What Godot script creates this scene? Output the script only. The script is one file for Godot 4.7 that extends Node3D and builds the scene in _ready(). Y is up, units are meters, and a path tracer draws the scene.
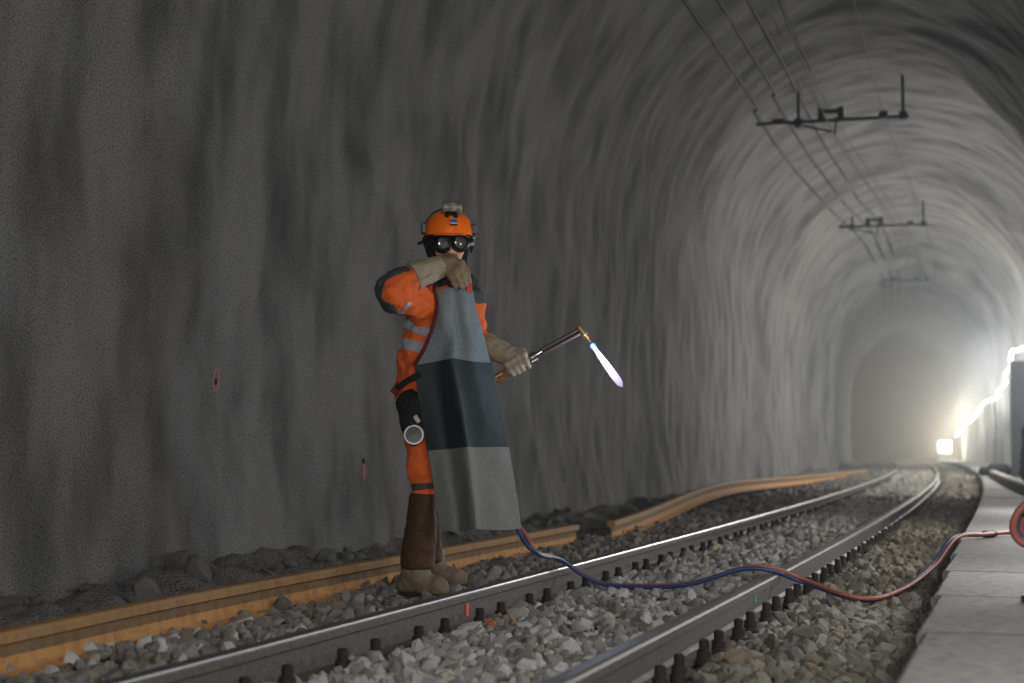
extends Node3D
# A worker with a lit cutting torch beside the track in a narrow metre-gauge railway tunnel.
# Track frame: s metres along the track from the camera, x to the right of the track axis, y up; rail tops at y = 0.16.

const CURVE_START := 6.0
const CURVE_RADIUS := 500.0
const RAIL_X := 0.53
const YAW := 0.345965   # the camera looks this far to the left of the straight track

var rng := RandomNumberGenerator.new()
var noise_a := FastNoiseLite.new()
var noise_b := FastNoiseLite.new()
var taken := {}
var M := {}
var cam: Camera3D

func _ready() -> void:
	rng.seed = 7
	noise_a.seed = 3
	noise_a.noise_type = FastNoiseLite.TYPE_SIMPLEX_SMOOTH
	noise_a.frequency = 1.0
	noise_a.fractal_type = FastNoiseLite.FRACTAL_NONE
	noise_b.seed = 11
	noise_b.noise_type = FastNoiseLite.TYPE_SIMPLEX_SMOOTH
	noise_b.frequency = 1.0
	noise_b.fractal_octaves = 3
	set_camera_and_air()
	make_materials()
	build_tunnel()
	build_walkway()
	build_track()
	build_ballast()
	build_rubble()
	build_old_rails()
	build_catenary()
	build_string_lights()
	build_walkway_gear()
	build_person()
	build_torch()
	build_hoses()
	build_haze()

# ------------------------------------------------------------------ camera, air, light
func set_camera_and_air() -> void:
	cam = Camera3D.new()
	cam.name = "camera"
	cam.fov = 27.008
	cam.near = 0.05
	cam.far = 400.0
	cam.position = Vector3(1.67, 0.75, 0.0)
	cam.rotation = Vector3(deg_to_rad(4.263), YAW, 0.0)
	var lens := CameraAttributesPhysical.new()
	lens.frustum_focal_length = 50.0
	lens.frustum_focus_distance = 6.4
	lens.exposure_aperture = 2.2
	cam.attributes = lens
	add_child(cam)
	cam.current = true
	var we := WorldEnvironment.new()
	we.name = "world_environment"
	var e := Environment.new()
	e.background_mode = Environment.BG_COLOR
	e.background_color = Color(0, 0, 0)
	e.tonemap_mode = Environment.TONE_MAPPER_LINEAR
	e.tonemap_exposure = 1.0
	e.sdfgi_enabled = true
	e.ssao_enabled = true
	e.ssil_enabled = true
	e.volumetric_fog_enabled = true
	e.volumetric_fog_density = 0.0
	we.environment = e
	add_child(we)

# ------------------------------------------------------------------ helpers: placing
func track(s: float, x: float, y: float) -> Vector3:
	if s < CURVE_START:
		return Vector3(x, y, -s)
	var p := (s - CURVE_START) / CURVE_RADIUS
	return Vector3(-CURVE_RADIUS * (1.0 - cos(p)) + x * cos(p), y, -(CURVE_START + CURVE_RADIUS * sin(p)) - x * sin(p))

func track_turn(s: float) -> float:
	return maxf(0.0, s - CURVE_START) / CURVE_RADIUS

func frame(s: float, x: float, y: float) -> Transform3D:
	return Transform3D(Basis(Vector3.UP, track_turn(s)), track(s, x, y))

func numbered(called: String) -> String:
	var n: int = taken.get(called, 0)
	taken[called] = n + 1
	return called if n == 0 else "%s_%03d" % [called, n]

func tag(o: Node, label: String, category: String, group := "") -> void:
	o.set_meta("label", label)
	o.set_meta("category", category)
	if group != "":
		o.set_meta("group", group)

func thing(called: String, label: String, category: String, xf := Transform3D(), group := "") -> Node3D:
	var o := Node3D.new()
	o.name = numbered(called)
	o.transform = xf
	add_child(o)
	tag(o, label, category, group)
	return o

func obj(called: String, mesh: Mesh, m: Material, parent: Node = self, xf := Transform3D()) -> MeshInstance3D:
	var o := MeshInstance3D.new()
	o.name = numbered(called) if parent == self else called
	o.mesh = mesh
	o.material_override = m
	o.transform = xf
	parent.add_child(o, true)
	return o

func catmull(pts: Array, per: int) -> PackedVector3Array:
	var out := PackedVector3Array()
	for i in pts.size() - 1:
		var a: Vector3 = pts[maxi(i - 1, 0)]
		var b: Vector3 = pts[i]
		var c: Vector3 = pts[i + 1]
		var d: Vector3 = pts[mini(i + 2, pts.size() - 1)]
		for k in per:
			out.append(b.cubic_interpolate(c, a, d, float(k) / per))
	out.append(pts[-1])
	return out

# ------------------------------------------------------------------ helpers: meshes
func mk(v: PackedVector3Array, n: PackedVector3Array, idx: PackedInt32Array, uv = null, uv2 = null, col = null) -> ArrayMesh:
	for t in range(0, idx.size(), 3):
		var a := v[idx[t]]
		var g := (v[idx[t + 2]] - a).cross(v[idx[t + 1]] - a)
		if g.dot(n[idx[t]] + n[idx[t + 1]] + n[idx[t + 2]]) < 0.0:
			var h := idx[t + 1]
			idx[t + 1] = idx[t + 2]
			idx[t + 2] = h
	var arr := []
	arr.resize(Mesh.ARRAY_MAX)
	arr[Mesh.ARRAY_VERTEX] = v
	arr[Mesh.ARRAY_NORMAL] = n
	arr[Mesh.ARRAY_INDEX] = idx
	if uv != null:
		arr[Mesh.ARRAY_TEX_UV] = uv
	if uv2 != null:
		arr[Mesh.ARRAY_TEX_UV2] = uv2
	if col != null:
		arr[Mesh.ARRAY_COLOR] = col
	var m := ArrayMesh.new()
	m.add_surface_from_arrays(Mesh.PRIMITIVE_TRIANGLES, arr)
	return m

func join(meshes: Array) -> ArrayMesh:
	# several shapes of one part in one surface: [mesh, transform] pairs
	var st := SurfaceTool.new()
	st.begin(Mesh.PRIMITIVE_TRIANGLES)
	for p in meshes:
		st.append_from(p[0], 0, p[1])
	return st.commit()

func sweep(profile: PackedVector2Array, frames: Array, caps := true) -> ArrayMesh:
	# profile runs counter-clockwise; each frame's x and y axes carry it
	var v := PackedVector3Array()
	var n := PackedVector3Array()
	var uv := PackedVector2Array()
	var idx := PackedInt32Array()
	var np := profile.size()
	var round := 0.0
	for i in np:
		var p := profile[i]
		var q := profile[(i + 1) % np]
		var e := (q - p).normalized()
		var first := v.size()
		var along := 0.0
		for k in frames.size():
			var f: Transform3D = frames[k]
			if k > 0:
				along += f.origin.distance_to(frames[k - 1].origin)
			var nn := (f.basis.x * e.y - f.basis.y * e.x).normalized()
			v.append(f * Vector3(p.x, p.y, 0)); v.append(f * Vector3(q.x, q.y, 0))
			n.append(nn); n.append(nn)
			uv.append(Vector2(along, round)); uv.append(Vector2(along, round + p.distance_to(q)))
			if k > 0:
				var b := first + k * 2
				idx.append_array([b - 2, b - 1, b, b - 1, b + 1, b])
		round += p.distance_to(q)
	if caps:
		var tri := Geometry2D.triangulate_polygon(profile)
		for e in 2:
			var f: Transform3D = frames[0] if e == 0 else frames[-1]
			var o: Transform3D = frames[1] if e == 0 else frames[-2]
			var nn := (f.origin - o.origin).normalized()
			var first := v.size()
			for p in profile:
				v.append(f * Vector3(p.x, p.y, 0)); n.append(nn); uv.append(p)
			for t in tri:
				idx.append(first + t)
	return mk(v, n, idx, uv)

func cbox(size: Vector3, bevel := 0.004) -> ArrayMesh:
	# box centred on the origin with bevelled long and end edges
	var h := size / 2.0
	var b := minf(bevel, minf(h.x, minf(h.y, h.z)) * 0.45)
	var prof := PackedVector2Array([Vector2(-h.x + b, -h.y), Vector2(h.x - b, -h.y), Vector2(h.x, -h.y + b), Vector2(h.x, h.y - b), Vector2(h.x - b, h.y), Vector2(-h.x + b, h.y), Vector2(-h.x, h.y - b), Vector2(-h.x, -h.y + b)])
	var fr := []
	for e in [[-h.z, 1.0 - b / maxf(h.x, h.y)], [-h.z + b, 1.0], [h.z - b, 1.0], [h.z, 1.0 - b / maxf(h.x, h.y)]]:
		fr.append(Transform3D(Basis.from_scale(Vector3(e[1], e[1], 1)), Vector3(0, 0, e[0])))
	return sweep(prof, fr)

func tube(pts: PackedVector3Array, radii, sides := 8) -> ArrayMesh:
	var v := PackedVector3Array()
	var n := PackedVector3Array()
	var uv := PackedVector2Array()
	var idx := PackedInt32Array()
	var count := pts.size()
	var t0 := (pts[1] - pts[0]).normalized()
	var side := t0.cross(Vector3.UP if absf(t0.y) < 0.9 else Vector3.RIGHT).normalized()
	var along := 0.0
	for k in count:
		var t := (pts[mini(k + 1, count - 1)] - pts[maxi(k - 1, 0)]).normalized()
		side = (side - t * side.dot(t)).normalized()
		var upv := t.cross(side)
		var r: float = radii[k] if radii is Array or radii is PackedFloat32Array else radii
		if k > 0:
			along += pts[k].distance_to(pts[k - 1])
		for i in sides + 1:
			var a := TAU * i / sides
			var d := side * cos(a) + upv * sin(a)
			v.append(pts[k] + d * r); n.append(d); uv.append(Vector2(along, float(i) / sides))
			if k > 0 and i < sides:
				var b := k * (sides + 1) + i
				idx.append_array([b - sides - 1, b - sides, b, b - sides, b + 1, b])
	for e in 2:
		var k := 0 if e == 0 else count - 1
		var nn := (pts[0] - pts[1]).normalized() if e == 0 else (pts[count - 1] - pts[count - 2]).normalized()
		var first := v.size()
		v.append(pts[k]); n.append(nn); uv.append(Vector2.ZERO)
		for i in sides + 1:
			v.append(v[k * (sides + 1) + i]); n.append(nn); uv.append(Vector2.ZERO)
			if i < sides:
				idx.append_array([first, first + 1 + i, first + 2 + i])
	return mk(v, n, idx, uv)

func bar(a: Vector3, b: Vector3, r: float, sides := 8) -> ArrayMesh:
	return tube(PackedVector3Array([a, a.lerp(b, 0.5), b]), r, sides)

func lathe(prof: Array, segs := 16, xf := Transform3D(), smooth := false, cols = null) -> ArrayMesh:
	# prof: (radius, height) pairs from the bottom up, turned about y
	var v := PackedVector3Array()
	var n := PackedVector3Array()
	var c := PackedColorArray()
	var idx := PackedInt32Array()
	var nb := xf.basis.inverse().transposed()
	var count := prof.size()
	for k in count - 1:
		var p: Vector2 = prof[k]
		var q: Vector2 = prof[k + 1]
		var first := v.size()
		for e in 2:
			var w: Vector2 = p if e == 0 else q
			var d := q - p
			if smooth:
				var at := k + e
				d = (prof[mini(at + 1, count - 1)] - prof[maxi(at - 1, 0)])
			var nn := Vector2(d.y, -d.x).normalized()
			for i in segs + 1:
				var a := TAU * i / segs
				v.append(xf * Vector3(w.x * cos(a), w.y, w.x * sin(a)))
				n.append((nb * Vector3(nn.x * cos(a), nn.y, nn.x * sin(a))).normalized())
				c.append(cols[k + e] if cols != null else Color.WHITE)
		for i in segs:
			var b := first + i
			idx.append_array([b, b + 1, b + segs + 1, b + 1, b + segs + 2, b + segs + 1])
	return mk(v, n, idx, null, null, c if cols != null else null)

func along(a: Vector3, b: Vector3) -> Transform3D:
	# y axis from a towards b
	var y := (b - a).normalized()
	var x := y.cross(Vector3.BACK if absf(y.z) < 0.9 else Vector3.RIGHT).normalized()
	return Transform3D(Basis(x, y, x.cross(y)), a)

func rock(seed_: int, cuts := 7) -> ArrayMesh:
	# a faceted broken stone of about unit radius, 36 triangles
	var r := RandomNumberGenerator.new()
	r.seed = seed_
	var pts := [Vector3(0, 1, 0)]
	for ring in 3:
		for k in 6:
			var lat := PI / 4 * (ring + 1) + r.randf_range(-0.2, 0.2)
			var lon := TAU * (k + 0.5 * (ring % 2) + r.randf_range(-0.25, 0.25)) / 6
			pts.append(Vector3(sin(lat) * cos(lon), cos(lat), sin(lat) * sin(lon)))
	pts.append(Vector3(0, -1, 0))
	for c in cuts:
		var nn := Vector3(r.randfn(), r.randfn(), r.randfn()).normalized()
		var d := r.randf_range(0.45, 0.8)
		for i in pts.size():
			var over: float = pts[i].dot(nn) - d
			if over > 0:
				pts[i] -= nn * over
	var tris := []
	for k in 6:
		var k2 := (k + 1) % 6
		tris.append([0, 1 + k, 1 + k2])
		tris.append([19, 13 + k, 13 + k2])
		for ring in 2:
			var a := 1 + ring * 6
			var b := a + 6
			if ring % 2 == 0:
				tris.append([a + k, a + k2, b + k]); tris.append([a + k2, b + k, b + k2])
			else:
				tris.append([a + k, b + k, b + k2]); tris.append([a + k, a + k2, b + k2])
	var v := PackedVector3Array()
	var n := PackedVector3Array()
	var idx := PackedInt32Array()
	for t in tris:
		var nn: Vector3 = (pts[t[1]] - pts[t[0]]).cross(pts[t[2]] - pts[t[0]])
		var mid: Vector3 = pts[t[0]] + pts[t[1]] + pts[t[2]]
		if nn.length() < 1e-6:
			continue
		nn = nn.normalized()
		if nn.dot(mid) < 0:
			nn = -nn
		for k in 3:
			idx.append(v.size())
			v.append(pts[t[k]]); n.append(nn)
	return mk(v, n, idx)

# ------------------------------------------------------------------ helpers: bodies as one smooth surface
# prims: [a, b, radius a, radius b] tapered capsules; joined with a smooth minimum of width k.
# cuts: ["p", point, normal] keeps the side behind the plane, ["s", centre, radius] keeps the inside of a ball, ["b", point, normal, half] keeps a band.
func field(p: Vector3, prims: Array, k: float, grow: float, ripple: float, freq: float, cuts: Array) -> float:
	var d := 1e6
	for c in prims:
		var a: Vector3 = c[0]
		var ab: Vector3 = c[4]
		var t := clampf((p - a).dot(ab) * c[5], 0.0, 1.0)
		var e: float = (p - a - ab * t).length() - lerpf(c[2], c[3], t)
		var h := maxf(k - absf(d - e), 0.0) / k
		d = minf(d, e) - h * h * k * 0.25
	d -= grow
	if ripple > 0.0:
		d += ripple * noise_b.get_noise_3dv(p * freq)
	for c in cuts:
		if c[0] == "p":
			d = maxf(d, (p - c[1]).dot(c[2]))
		elif c[0] == "s":
			d = maxf(d, (p - c[1]).length() - c[2])
		else:
			d = maxf(d, absf((p - c[1]).dot(c[2])) - c[3])
	return d

func body(prims_in: Array, cell: float, k := 0.03, grow := 0.0, ripple := 0.0, freq := 8.0, cuts := []) -> ArrayMesh:
	var prims := []
	var lo := Vector3.ONE * 1e6
	var hi := -lo
	for q in prims_in:
		var ab: Vector3 = q[1] - q[0]
		prims.append([q[0], q[1], q[2], q[3], ab, 1.0 / maxf(ab.length_squared(), 1e-9)])
		var r: float = maxf(q[2], q[3]) + grow + ripple + k * 0.3
		for e in 2:
			lo = lo.min(q[e] - Vector3.ONE * r)
			hi = hi.max(q[e] + Vector3.ONE * r)
	var bs := cell * 4.0
	lo -= Vector3.ONE * cell * 1.5
	var nb := Vector3i(((hi - lo) / bs).ceil()) + Vector3i.ONE
	var reach := bs * 0.87 + k * 0.4 + ripple + cell
	var ids := {}
	var v := PackedVector3Array()
	var quads := []
	var samp := PackedFloat32Array()
	samp.resize(125)
	for bx in nb.x:
		for by in nb.y:
			for bz in nb.z:
				var base := lo + Vector3(bx, by, bz) * bs
				var mid := base + Vector3.ONE * bs * 0.5
				var near := []
				var closest := 1e6
				for c in prims:
					var t := clampf((mid - c[0]).dot(c[4]) * c[5], 0.0, 1.0)
					var e: float = (mid - c[0] - c[4] * t).length() - lerpf(c[2], c[3], t) - grow
					closest = minf(closest, e)
					if e < reach + k:
						near.append(c)
				if absf(closest) > reach + k * 0.3 and closest > 0 or near.is_empty() or (closest < -reach - k and cuts.is_empty()):
					continue
				var all_in := true
				var all_out := true
				for i in 125:
					var d := field(base + Vector3(i / 25, (i / 5) % 5, i % 5) * cell, near, k, grow, ripple, freq, cuts)
					samp[i] = d
					if d < 0:
						all_out = false
					else:
						all_in = false
				if all_in or all_out:
					continue
				for cx in 4:
					for cy in 4:
						for cz in 4:
							var at := cx * 25 + cy * 5 + cz
							var d0 := samp[at]
							var pos := Vector3.ZERO
							var hits := 0
							for o in 8:
								var ox := o >> 2
								var oy := (o >> 1) & 1
								var oz := o & 1
								var da := samp[at + ox * 25 + oy * 5 + oz]
								if ox == 0:
									var db := samp[at + 25 + oy * 5 + oz]
									if (da < 0) != (db < 0):
										pos += Vector3(da / (da - db), oy, oz); hits += 1
								if oy == 0:
									var db := samp[at + ox * 25 + 5 + oz]
									if (da < 0) != (db < 0):
										pos += Vector3(ox, da / (da - db), oz); hits += 1
								if oz == 0:
									var db := samp[at + ox * 25 + oy * 5 + 1]
									if (da < 0) != (db < 0):
										pos += Vector3(ox, oy, da / (da - db)); hits += 1
							if hits == 0:
								continue
							var key := Vector3i(bx * 4 + cx, by * 4 + cy, bz * 4 + cz)
							ids[key] = v.size()
							v.append(base + (Vector3(cx, cy, cz) + pos / hits) * cell)
							if (d0 < 0) != (samp[at + 25] < 0):
								quads.append([key, 0, d0 < 0])
							if (d0 < 0) != (samp[at + 5] < 0):
								quads.append([key, 1, d0 < 0])
							if (d0 < 0) != (samp[at + 1] < 0):
								quads.append([key, 2, d0 < 0])
	var n := PackedVector3Array()
	n.resize(v.size())
	var idx := PackedInt32Array()
	var steps := [[Vector3i(0, 1, 0), Vector3i(0, 0, 1), Vector3.RIGHT], [Vector3i(0, 0, 1), Vector3i(1, 0, 0), Vector3.UP], [Vector3i(1, 0, 0), Vector3i(0, 1, 0), Vector3.BACK]]
	for q in quads:
		var s: Array = steps[q[1]]
		var c := [q[0], q[0] - s[0], q[0] - s[0] - s[1], q[0] - s[1]]
		var w := []
		for x in c:
			if ids.has(x):
				w.append(ids[x])
		if w.size() < 4:
			continue
		var face := (v[w[2]] - v[w[0]]).cross(v[w[3]] - v[w[1]])
		var out: Vector3 = s[2] if q[2] else -s[2]
		if face.dot(out) < 0:
			face = -face
		for x in w:
			n[x] += face
		idx.append_array([w[0], w[1], w[2], w[0], w[2], w[3]])
	for i in n.size():
		n[i] = n[i].normalized()
	return mk(v, n, idx)

# ------------------------------------------------------------------ materials
func noise_tex(freq: float, octaves: int, ramp: Array, size := 512, seed_ := 1, kind := FastNoiseLite.TYPE_SIMPLEX_SMOOTH) -> NoiseTexture2D:
	var f := FastNoiseLite.new()
	f.seed = seed_
	f.noise_type = kind
	f.frequency = freq
	f.fractal_octaves = octaves
	var t := NoiseTexture2D.new()
	t.width = size
	t.height = size
	t.seamless = true
	t.noise = f
	var g := Gradient.new()
	g.offsets = PackedFloat32Array(ramp.map(func(r): return r[0]))
	g.colors = PackedColorArray(ramp.map(func(r): return r[1]))
	t.color_ramp = g
	return t

func grey(v: float) -> Color:
	return Color(v, v, v)

func mat(c: Color, rough := 0.8, metal := 0.0) -> StandardMaterial3D:
	var m := StandardMaterial3D.new()
	m.albedo_color = c
	m.roughness = rough
	m.metallic = metal
	return m

func grained(c: Color, tex: Texture2D, scale: float, rough := 0.85, metal := 0.0, bump: Texture2D = null, depth := 0.1) -> StandardMaterial3D:
	var m := mat(c, rough, metal)
	m.albedo_texture = tex
	m.uv1_triplanar = true
	m.uv1_scale = Vector3.ONE * scale
	if bump:
		m.heightmap_enabled = true
		m.heightmap_texture = bump
		m.heightmap_scale = depth
	return m

func make_materials() -> void:
	var grain := noise_tex(0.06, 4, [[0.0, grey(0.55)], [0.35, grey(0.86)], [0.6, grey(1.0)], [1.0, grey(0.9)]], 512, 5)
	var rough_h := noise_tex(0.045, 5, [[0.0, grey(0.0)], [1.0, grey(1.0)]], 512, 9)
	var weave := noise_tex(0.2, 2, [[0.0, grey(0.75)], [1.0, grey(1.0)]], 256, 4)
	# sprayed concrete: gritty, pitted, with streaks of damp that run round the vault
	var w := mat(Color(0.50, 0.50, 0.50), 0.92)
	w.albedo_texture = noise_tex(0.17, 4, [[0.0, grey(0.45)], [0.3, grey(0.72)], [0.45, grey(0.90)], [0.7, grey(1.0)], [1.0, grey(0.96)]], 1024, 21)
	w.uv1_scale = Vector3(0.42, 0.42, 1)
	w.heightmap_enabled = true
	w.heightmap_texture = noise_tex(0.10, 6, [[0.0, grey(0.0)], [0.35, grey(0.55)], [1.0, grey(1.0)]], 1024, 23)
	w.heightmap_scale = 0.8
	w.detail_enabled = true
	w.detail_blend_mode = BaseMaterial3D.BLEND_MODE_MUL
	w.detail_uv_layer = BaseMaterial3D.DETAIL_UV_2
	w.detail_albedo = noise_tex(0.014, 7, [[0.0, grey(0.60)], [0.35, grey(0.82)], [0.5, grey(0.92)], [0.7, grey(1.0)], [1.0, grey(1.0)]], 1024, 29)
	w.uv2_scale = Vector3(0.13, 0.05, 1)
	M.shotcrete = w
	var cg := noise_tex(0.03, 5, [[0.0, grey(0.62)], [0.4, grey(0.88)], [1.0, grey(1.0)]], 512, 31)
	M.slab = grained(Color(0.47, 0.465, 0.45), cg, 1.1, 0.85, 0.0, rough_h, 0.25)
	M.slab_dark = grained(Color(0.435, 0.43, 0.415), cg, 0.9, 0.85, 0.0, rough_h, 0.3)
	M.bed = grained(Color(0.50, 0.49, 0.48), grain, 2.0, 0.95, 0.0, rough_h, 2.5)
	var st := mat(Color.WHITE, 0.9)
	st.vertex_color_use_as_albedo = true
	st.albedo_texture = grain
	st.uv1_triplanar = true
	st.uv1_scale = Vector3.ONE * 0.9
	M.stone = st
	M.stones = []
	for c in [Color(0.68, 0.67, 0.655), Color(0.55, 0.54, 0.525), Color(0.46, 0.44, 0.41), Color(0.75, 0.745, 0.73), Color(0.50, 0.46, 0.40), Color(0.36, 0.34, 0.31)]:
		M.stones.append(grained(c, grain, 0.9, 0.9))
	M.stone_orange = grained(Color(0.72, 0.45, 0.33), grain, 0.9, 0.9)
	M.rubble = grained(Color(0.54, 0.535, 0.53), grain, 1.5, 0.95, 0.0, rough_h, 0.8)
	M.steel_dark = grained(Color(0.38, 0.36, 0.345), cg, 2.5, 0.55, 0.25, rough_h, 0.05)
	M.steel_worn = mat(Color(0.72, 0.73, 0.76), 0.32, 1.0)
	M.steel_dull = grained(Color(0.55, 0.52, 0.48), cg, 2.0, 0.4, 0.8)
	M.screw = grained(Color(0.20, 0.185, 0.17), grain, 6.0, 0.75, 0.3)
	M.sleeper = grained(Color(0.25, 0.22, 0.19), grain, 1.6, 0.9)
	var rust_t := noise_tex(0.02, 5, [[0.0, Color(0.80, 0.65, 0.46)], [0.4, Color(0.88, 0.74, 0.53)], [0.55, Color(0.95, 0.80, 0.57)], [1.0, Color(0.90, 0.74, 0.50)]], 512, 41)
	M.rust = grained(Color(0.78, 0.70, 0.60), rust_t, 1.3, 0.85, 0.0, rough_h, 0.05)
	M.rust_head = grained(Color(0.64, 0.60, 0.54), rust_t, 1.3, 0.75, 0.0, rough_h, 0.05)
	M.rust_web = grained(Color(0.50, 0.49, 0.49), rust_t, 1.3, 0.85, 0.0, rough_h, 0.05)
	M.paint_pink = mat(Color(0.66, 0.42, 0.48), 0.8)
	M.hole = mat(Color(0.05, 0.05, 0.05), 0.95)
	M.paint_red = mat(Color(0.85, 0.35, 0.30), 0.7)
	M.paint_orange = mat(Color(0.90, 0.36, 0.16), 0.7)
	M.paint_green = mat(Color(0.25, 0.75, 0.40), 0.6)
	M.line_steel = mat(Color(0.17, 0.18, 0.19), 0.6, 0.4)
	M.insulator = mat(Color(0.20, 0.17, 0.16), 0.35)
	M.copper = mat(Color(0.14, 0.135, 0.13), 0.7)
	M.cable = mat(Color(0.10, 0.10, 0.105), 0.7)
	var g := mat(Color(1, 1, 1), 0.5)
	g.emission_enabled = true
	g.emission = Color(1.0, 0.985, 0.94)
	g.emission_energy_multiplier = 6.0
	M.glow = g
	var g2 := mat(Color(1, 1, 1), 0.5)
	g2.emission_enabled = true
	g2.emission = Color(0.92, 0.96, 1.0)
	g2.emission_energy_multiplier = 2.0
	M.glow_soft = g2
	var g3 := mat(Color(0.9, 0.95, 1.0), 0.5)
	g3.emission_enabled = true
	g3.emission = Color(0.86, 0.93, 1.0)
	g3.emission_energy_multiplier = 0.9
	M.glow_panel = g3
	# flame: white core, pale violet veil, blue at the nozzle
	var fm := []
	for q in [[Color(0.93, 0.95, 1.0), 2.0, 1.0], [Color(0.96, 0.86, 0.95), 0.9, 1.0], [Color(0.20, 0.58, 1.0), 1.5, 0.4]]:
		var f := mat(Color(q[0].r, q[0].g, q[0].b, q[2]), 1.0)
		f.emission_enabled = true
		f.emission = q[0]
		f.emission_energy_multiplier = q[1]
		fm.append(f)
	fm[1].transparency = BaseMaterial3D.TRANSPARENCY_ALPHA
	fm[1].vertex_color_use_as_albedo = true
	fm[2].transparency = BaseMaterial3D.TRANSPARENCY_ALPHA
	M.flame = fm
	# cloth, leather
	M.orange = grained(Color(1.0, 0.44, 0.16), weave, 14.0, 0.8)
	M.orange.rim_enabled = true
	M.orange.rim = 0.2
	M.cloth_grey = grained(Color(0.30, 0.315, 0.33), weave, 14.0, 0.85)
	M.reflective = grained(Color(0.74, 0.75, 0.78), weave, 20.0, 0.4, 0.1)
	M.black_cloth = grained(Color(0.075, 0.075, 0.08), weave, 14.0, 0.85)
	M.red_strap = grained(Color(0.42, 0.09, 0.07), weave, 20.0, 0.8)
	M.red_tab = mat(Color(0.85, 0.24, 0.16), 0.8)
	M.leather_tan = grained(Color(0.68, 0.635, 0.545), grain, 5.0, 0.85, 0.0, rough_h, 0.15)
	M.leather_tan_dark = grained(Color(0.57, 0.505, 0.40), grain, 5.0, 0.85, 0.0, rough_h, 0.15)
	M.leather_brown = grained(Color(0.29, 0.185, 0.09), grain, 3.0, 0.7, 0.0, rough_h, 0.1)
	M.boot = grained(Color(0.52, 0.47, 0.39), grain, 5.0, 0.85, 0.0, rough_h, 0.15)
	M.sole = mat(Color(0.16, 0.15, 0.14), 0.9)
	var hide := noise_tex(0.03, 4, [[0.0, grey(0.82)], [1.0, grey(1.0)]], 512, 61)
	M.bib = grained(Color(0.50, 0.535, 0.55), hide, 3.0, 0.75, 0.0, rough_h, 0.08)
	M.skirt = grained(Color(0.13, 0.185, 0.185), hide, 3.0, 0.7, 0.0, rough_h, 0.08)
	M.hem = grained(Color(0.50, 0.505, 0.485), hide, 3.0, 0.8, 0.0, rough_h, 0.08)
	M.skin = mat(Color(0.80, 0.58, 0.47), 0.6)
	M.skin.subsurf_scatter_enabled = true
	M.skin.subsurf_scatter_strength = 0.1
	M.helmet = mat(Color(1.0, 0.46, 0.06), 0.32)
	M.black_plastic = mat(Color(0.05, 0.05, 0.055), 0.4)
	M.lens = mat(Color(0.06, 0.065, 0.07), 0.08)
	M.lens.clearcoat_enabled = true
	M.lamp_grey = mat(Color(0.50, 0.48, 0.43), 0.4, 0.2)
	M.lid_grey = mat(Color(0.33, 0.33, 0.34), 0.4, 0.2)
	M.lamp_glass = mat(Color(0.55, 0.55, 0.52), 0.15)
	M.white = mat(Color(0.85, 0.86, 0.88), 0.5)
	M.blue = mat(Color(0.12, 0.38, 0.80), 0.5)
	M.chrome = mat(Color(0.78, 0.77, 0.75), 0.22, 1.0)
	M.brass = mat(Color(0.74, 0.60, 0.34), 0.35, 0.8)
	M.brass_old = mat(Color(0.58, 0.50, 0.34), 0.45, 0.6)
	M.tube_metal = mat(Color(0.38, 0.32, 0.30), 0.55, 0.5)
	M.hose_red = mat(Color(0.58, 0.34, 0.30), 0.55)
	M.hose_blue = mat(Color(0.19, 0.25, 0.42), 0.5)
	M.rubber = mat(Color(0.06, 0.06, 0.065), 0.6)
	M.cabinet = grained(Color(0.24, 0.25, 0.26), cg, 1.0, 0.7)
	M.bag = grained(Color(0.09, 0.09, 0.10), grain, 3.0, 0.8)
	M.pale_board = grained(Color(0.60, 0.575, 0.53), cg, 1.5, 0.85)

# ------------------------------------------------------------------ tunnel
func widening(s: float, a: float) -> float:
	# how far the lining lies outside the narrow near profile; it steps out at 18 m, most on the walkway side
	var d := 0.46 * smoothstep(17.9, 18.4, s)
	d -= 0.38 * smoothstep(25.6, 26.8, s)
	d += 0.38 * smoothstep(27.6, 33.0, s)
	d -= 0.66 * smoothstep(36.9, 38.1, s)
	d += 0.34 * smoothstep(39.0, 48.0, s)
	d -= 0.26 * smoothstep(56.0, 58.5, s)
	var share := lerpf(0.3, 0.95, smoothstep(2.5, 5.0, a)) - 0.3 * smoothstep(5.2, 6.6, a) + 0.35 * smoothstep(7.6, 9.4, a)
	return d * lerpf(share, 0.75, smoothstep(24.0, 26.0, s))

func lining(s_in: float, a: float) -> float:
	# roughness of the sprayed concrete: waves along the tunnel drawn out round the vault, lumps, grit
	var s := s_in + 0.6 * noise_a.get_noise_2d(a * 0.5, s_in * 0.3 + 200.0)
	var f := 0.050 * noise_a.get_noise_2d(s * 0.45, a * 0.28)
	f += 0.024 * noise_a.get_noise_2d(s * 1.4 + 40.0, a * 0.7)
	f += 0.008 * noise_a.get_noise_2d(s * 3.2 + 90.0, a * 1.5 + 7.0)
	f += 0.0045 * noise_b.get_noise_2d(s * 7.0, a * 4.5)
	return f

func profile_at(a: float) -> Array:
	# a: metres round the lining from the left foot; returns [point, outward normal]
	const WALL := 3.03
	if a < WALL:
		return [Vector2(-2.25 - 0.05 * sin(PI * a / WALL), -0.2 + a), Vector2(-1, 0)]
	if a < WALL + 8.0:
		var t := PI * (1.0 - (a - WALL) / 8.0)
		return [Vector2(2.25 * cos(t), 2.83 + 2.8 * sin(t)), Vector2(2.8 * cos(t), 2.25 * sin(t)).normalized()]
	var b := 2.0 * WALL + 8.0 - a
	return [Vector2(2.25 + 0.05 * sin(PI * b / WALL), -0.2 + b), Vector2(1, 0)]

func lining_point(s: float, a: float) -> Vector3:
	var pr := profile_at(a)
	var q: Vector2 = pr[0] + pr[1] * (widening(s, a) + lining(s, a))
	return track(s, q.x, q.y)

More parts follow.
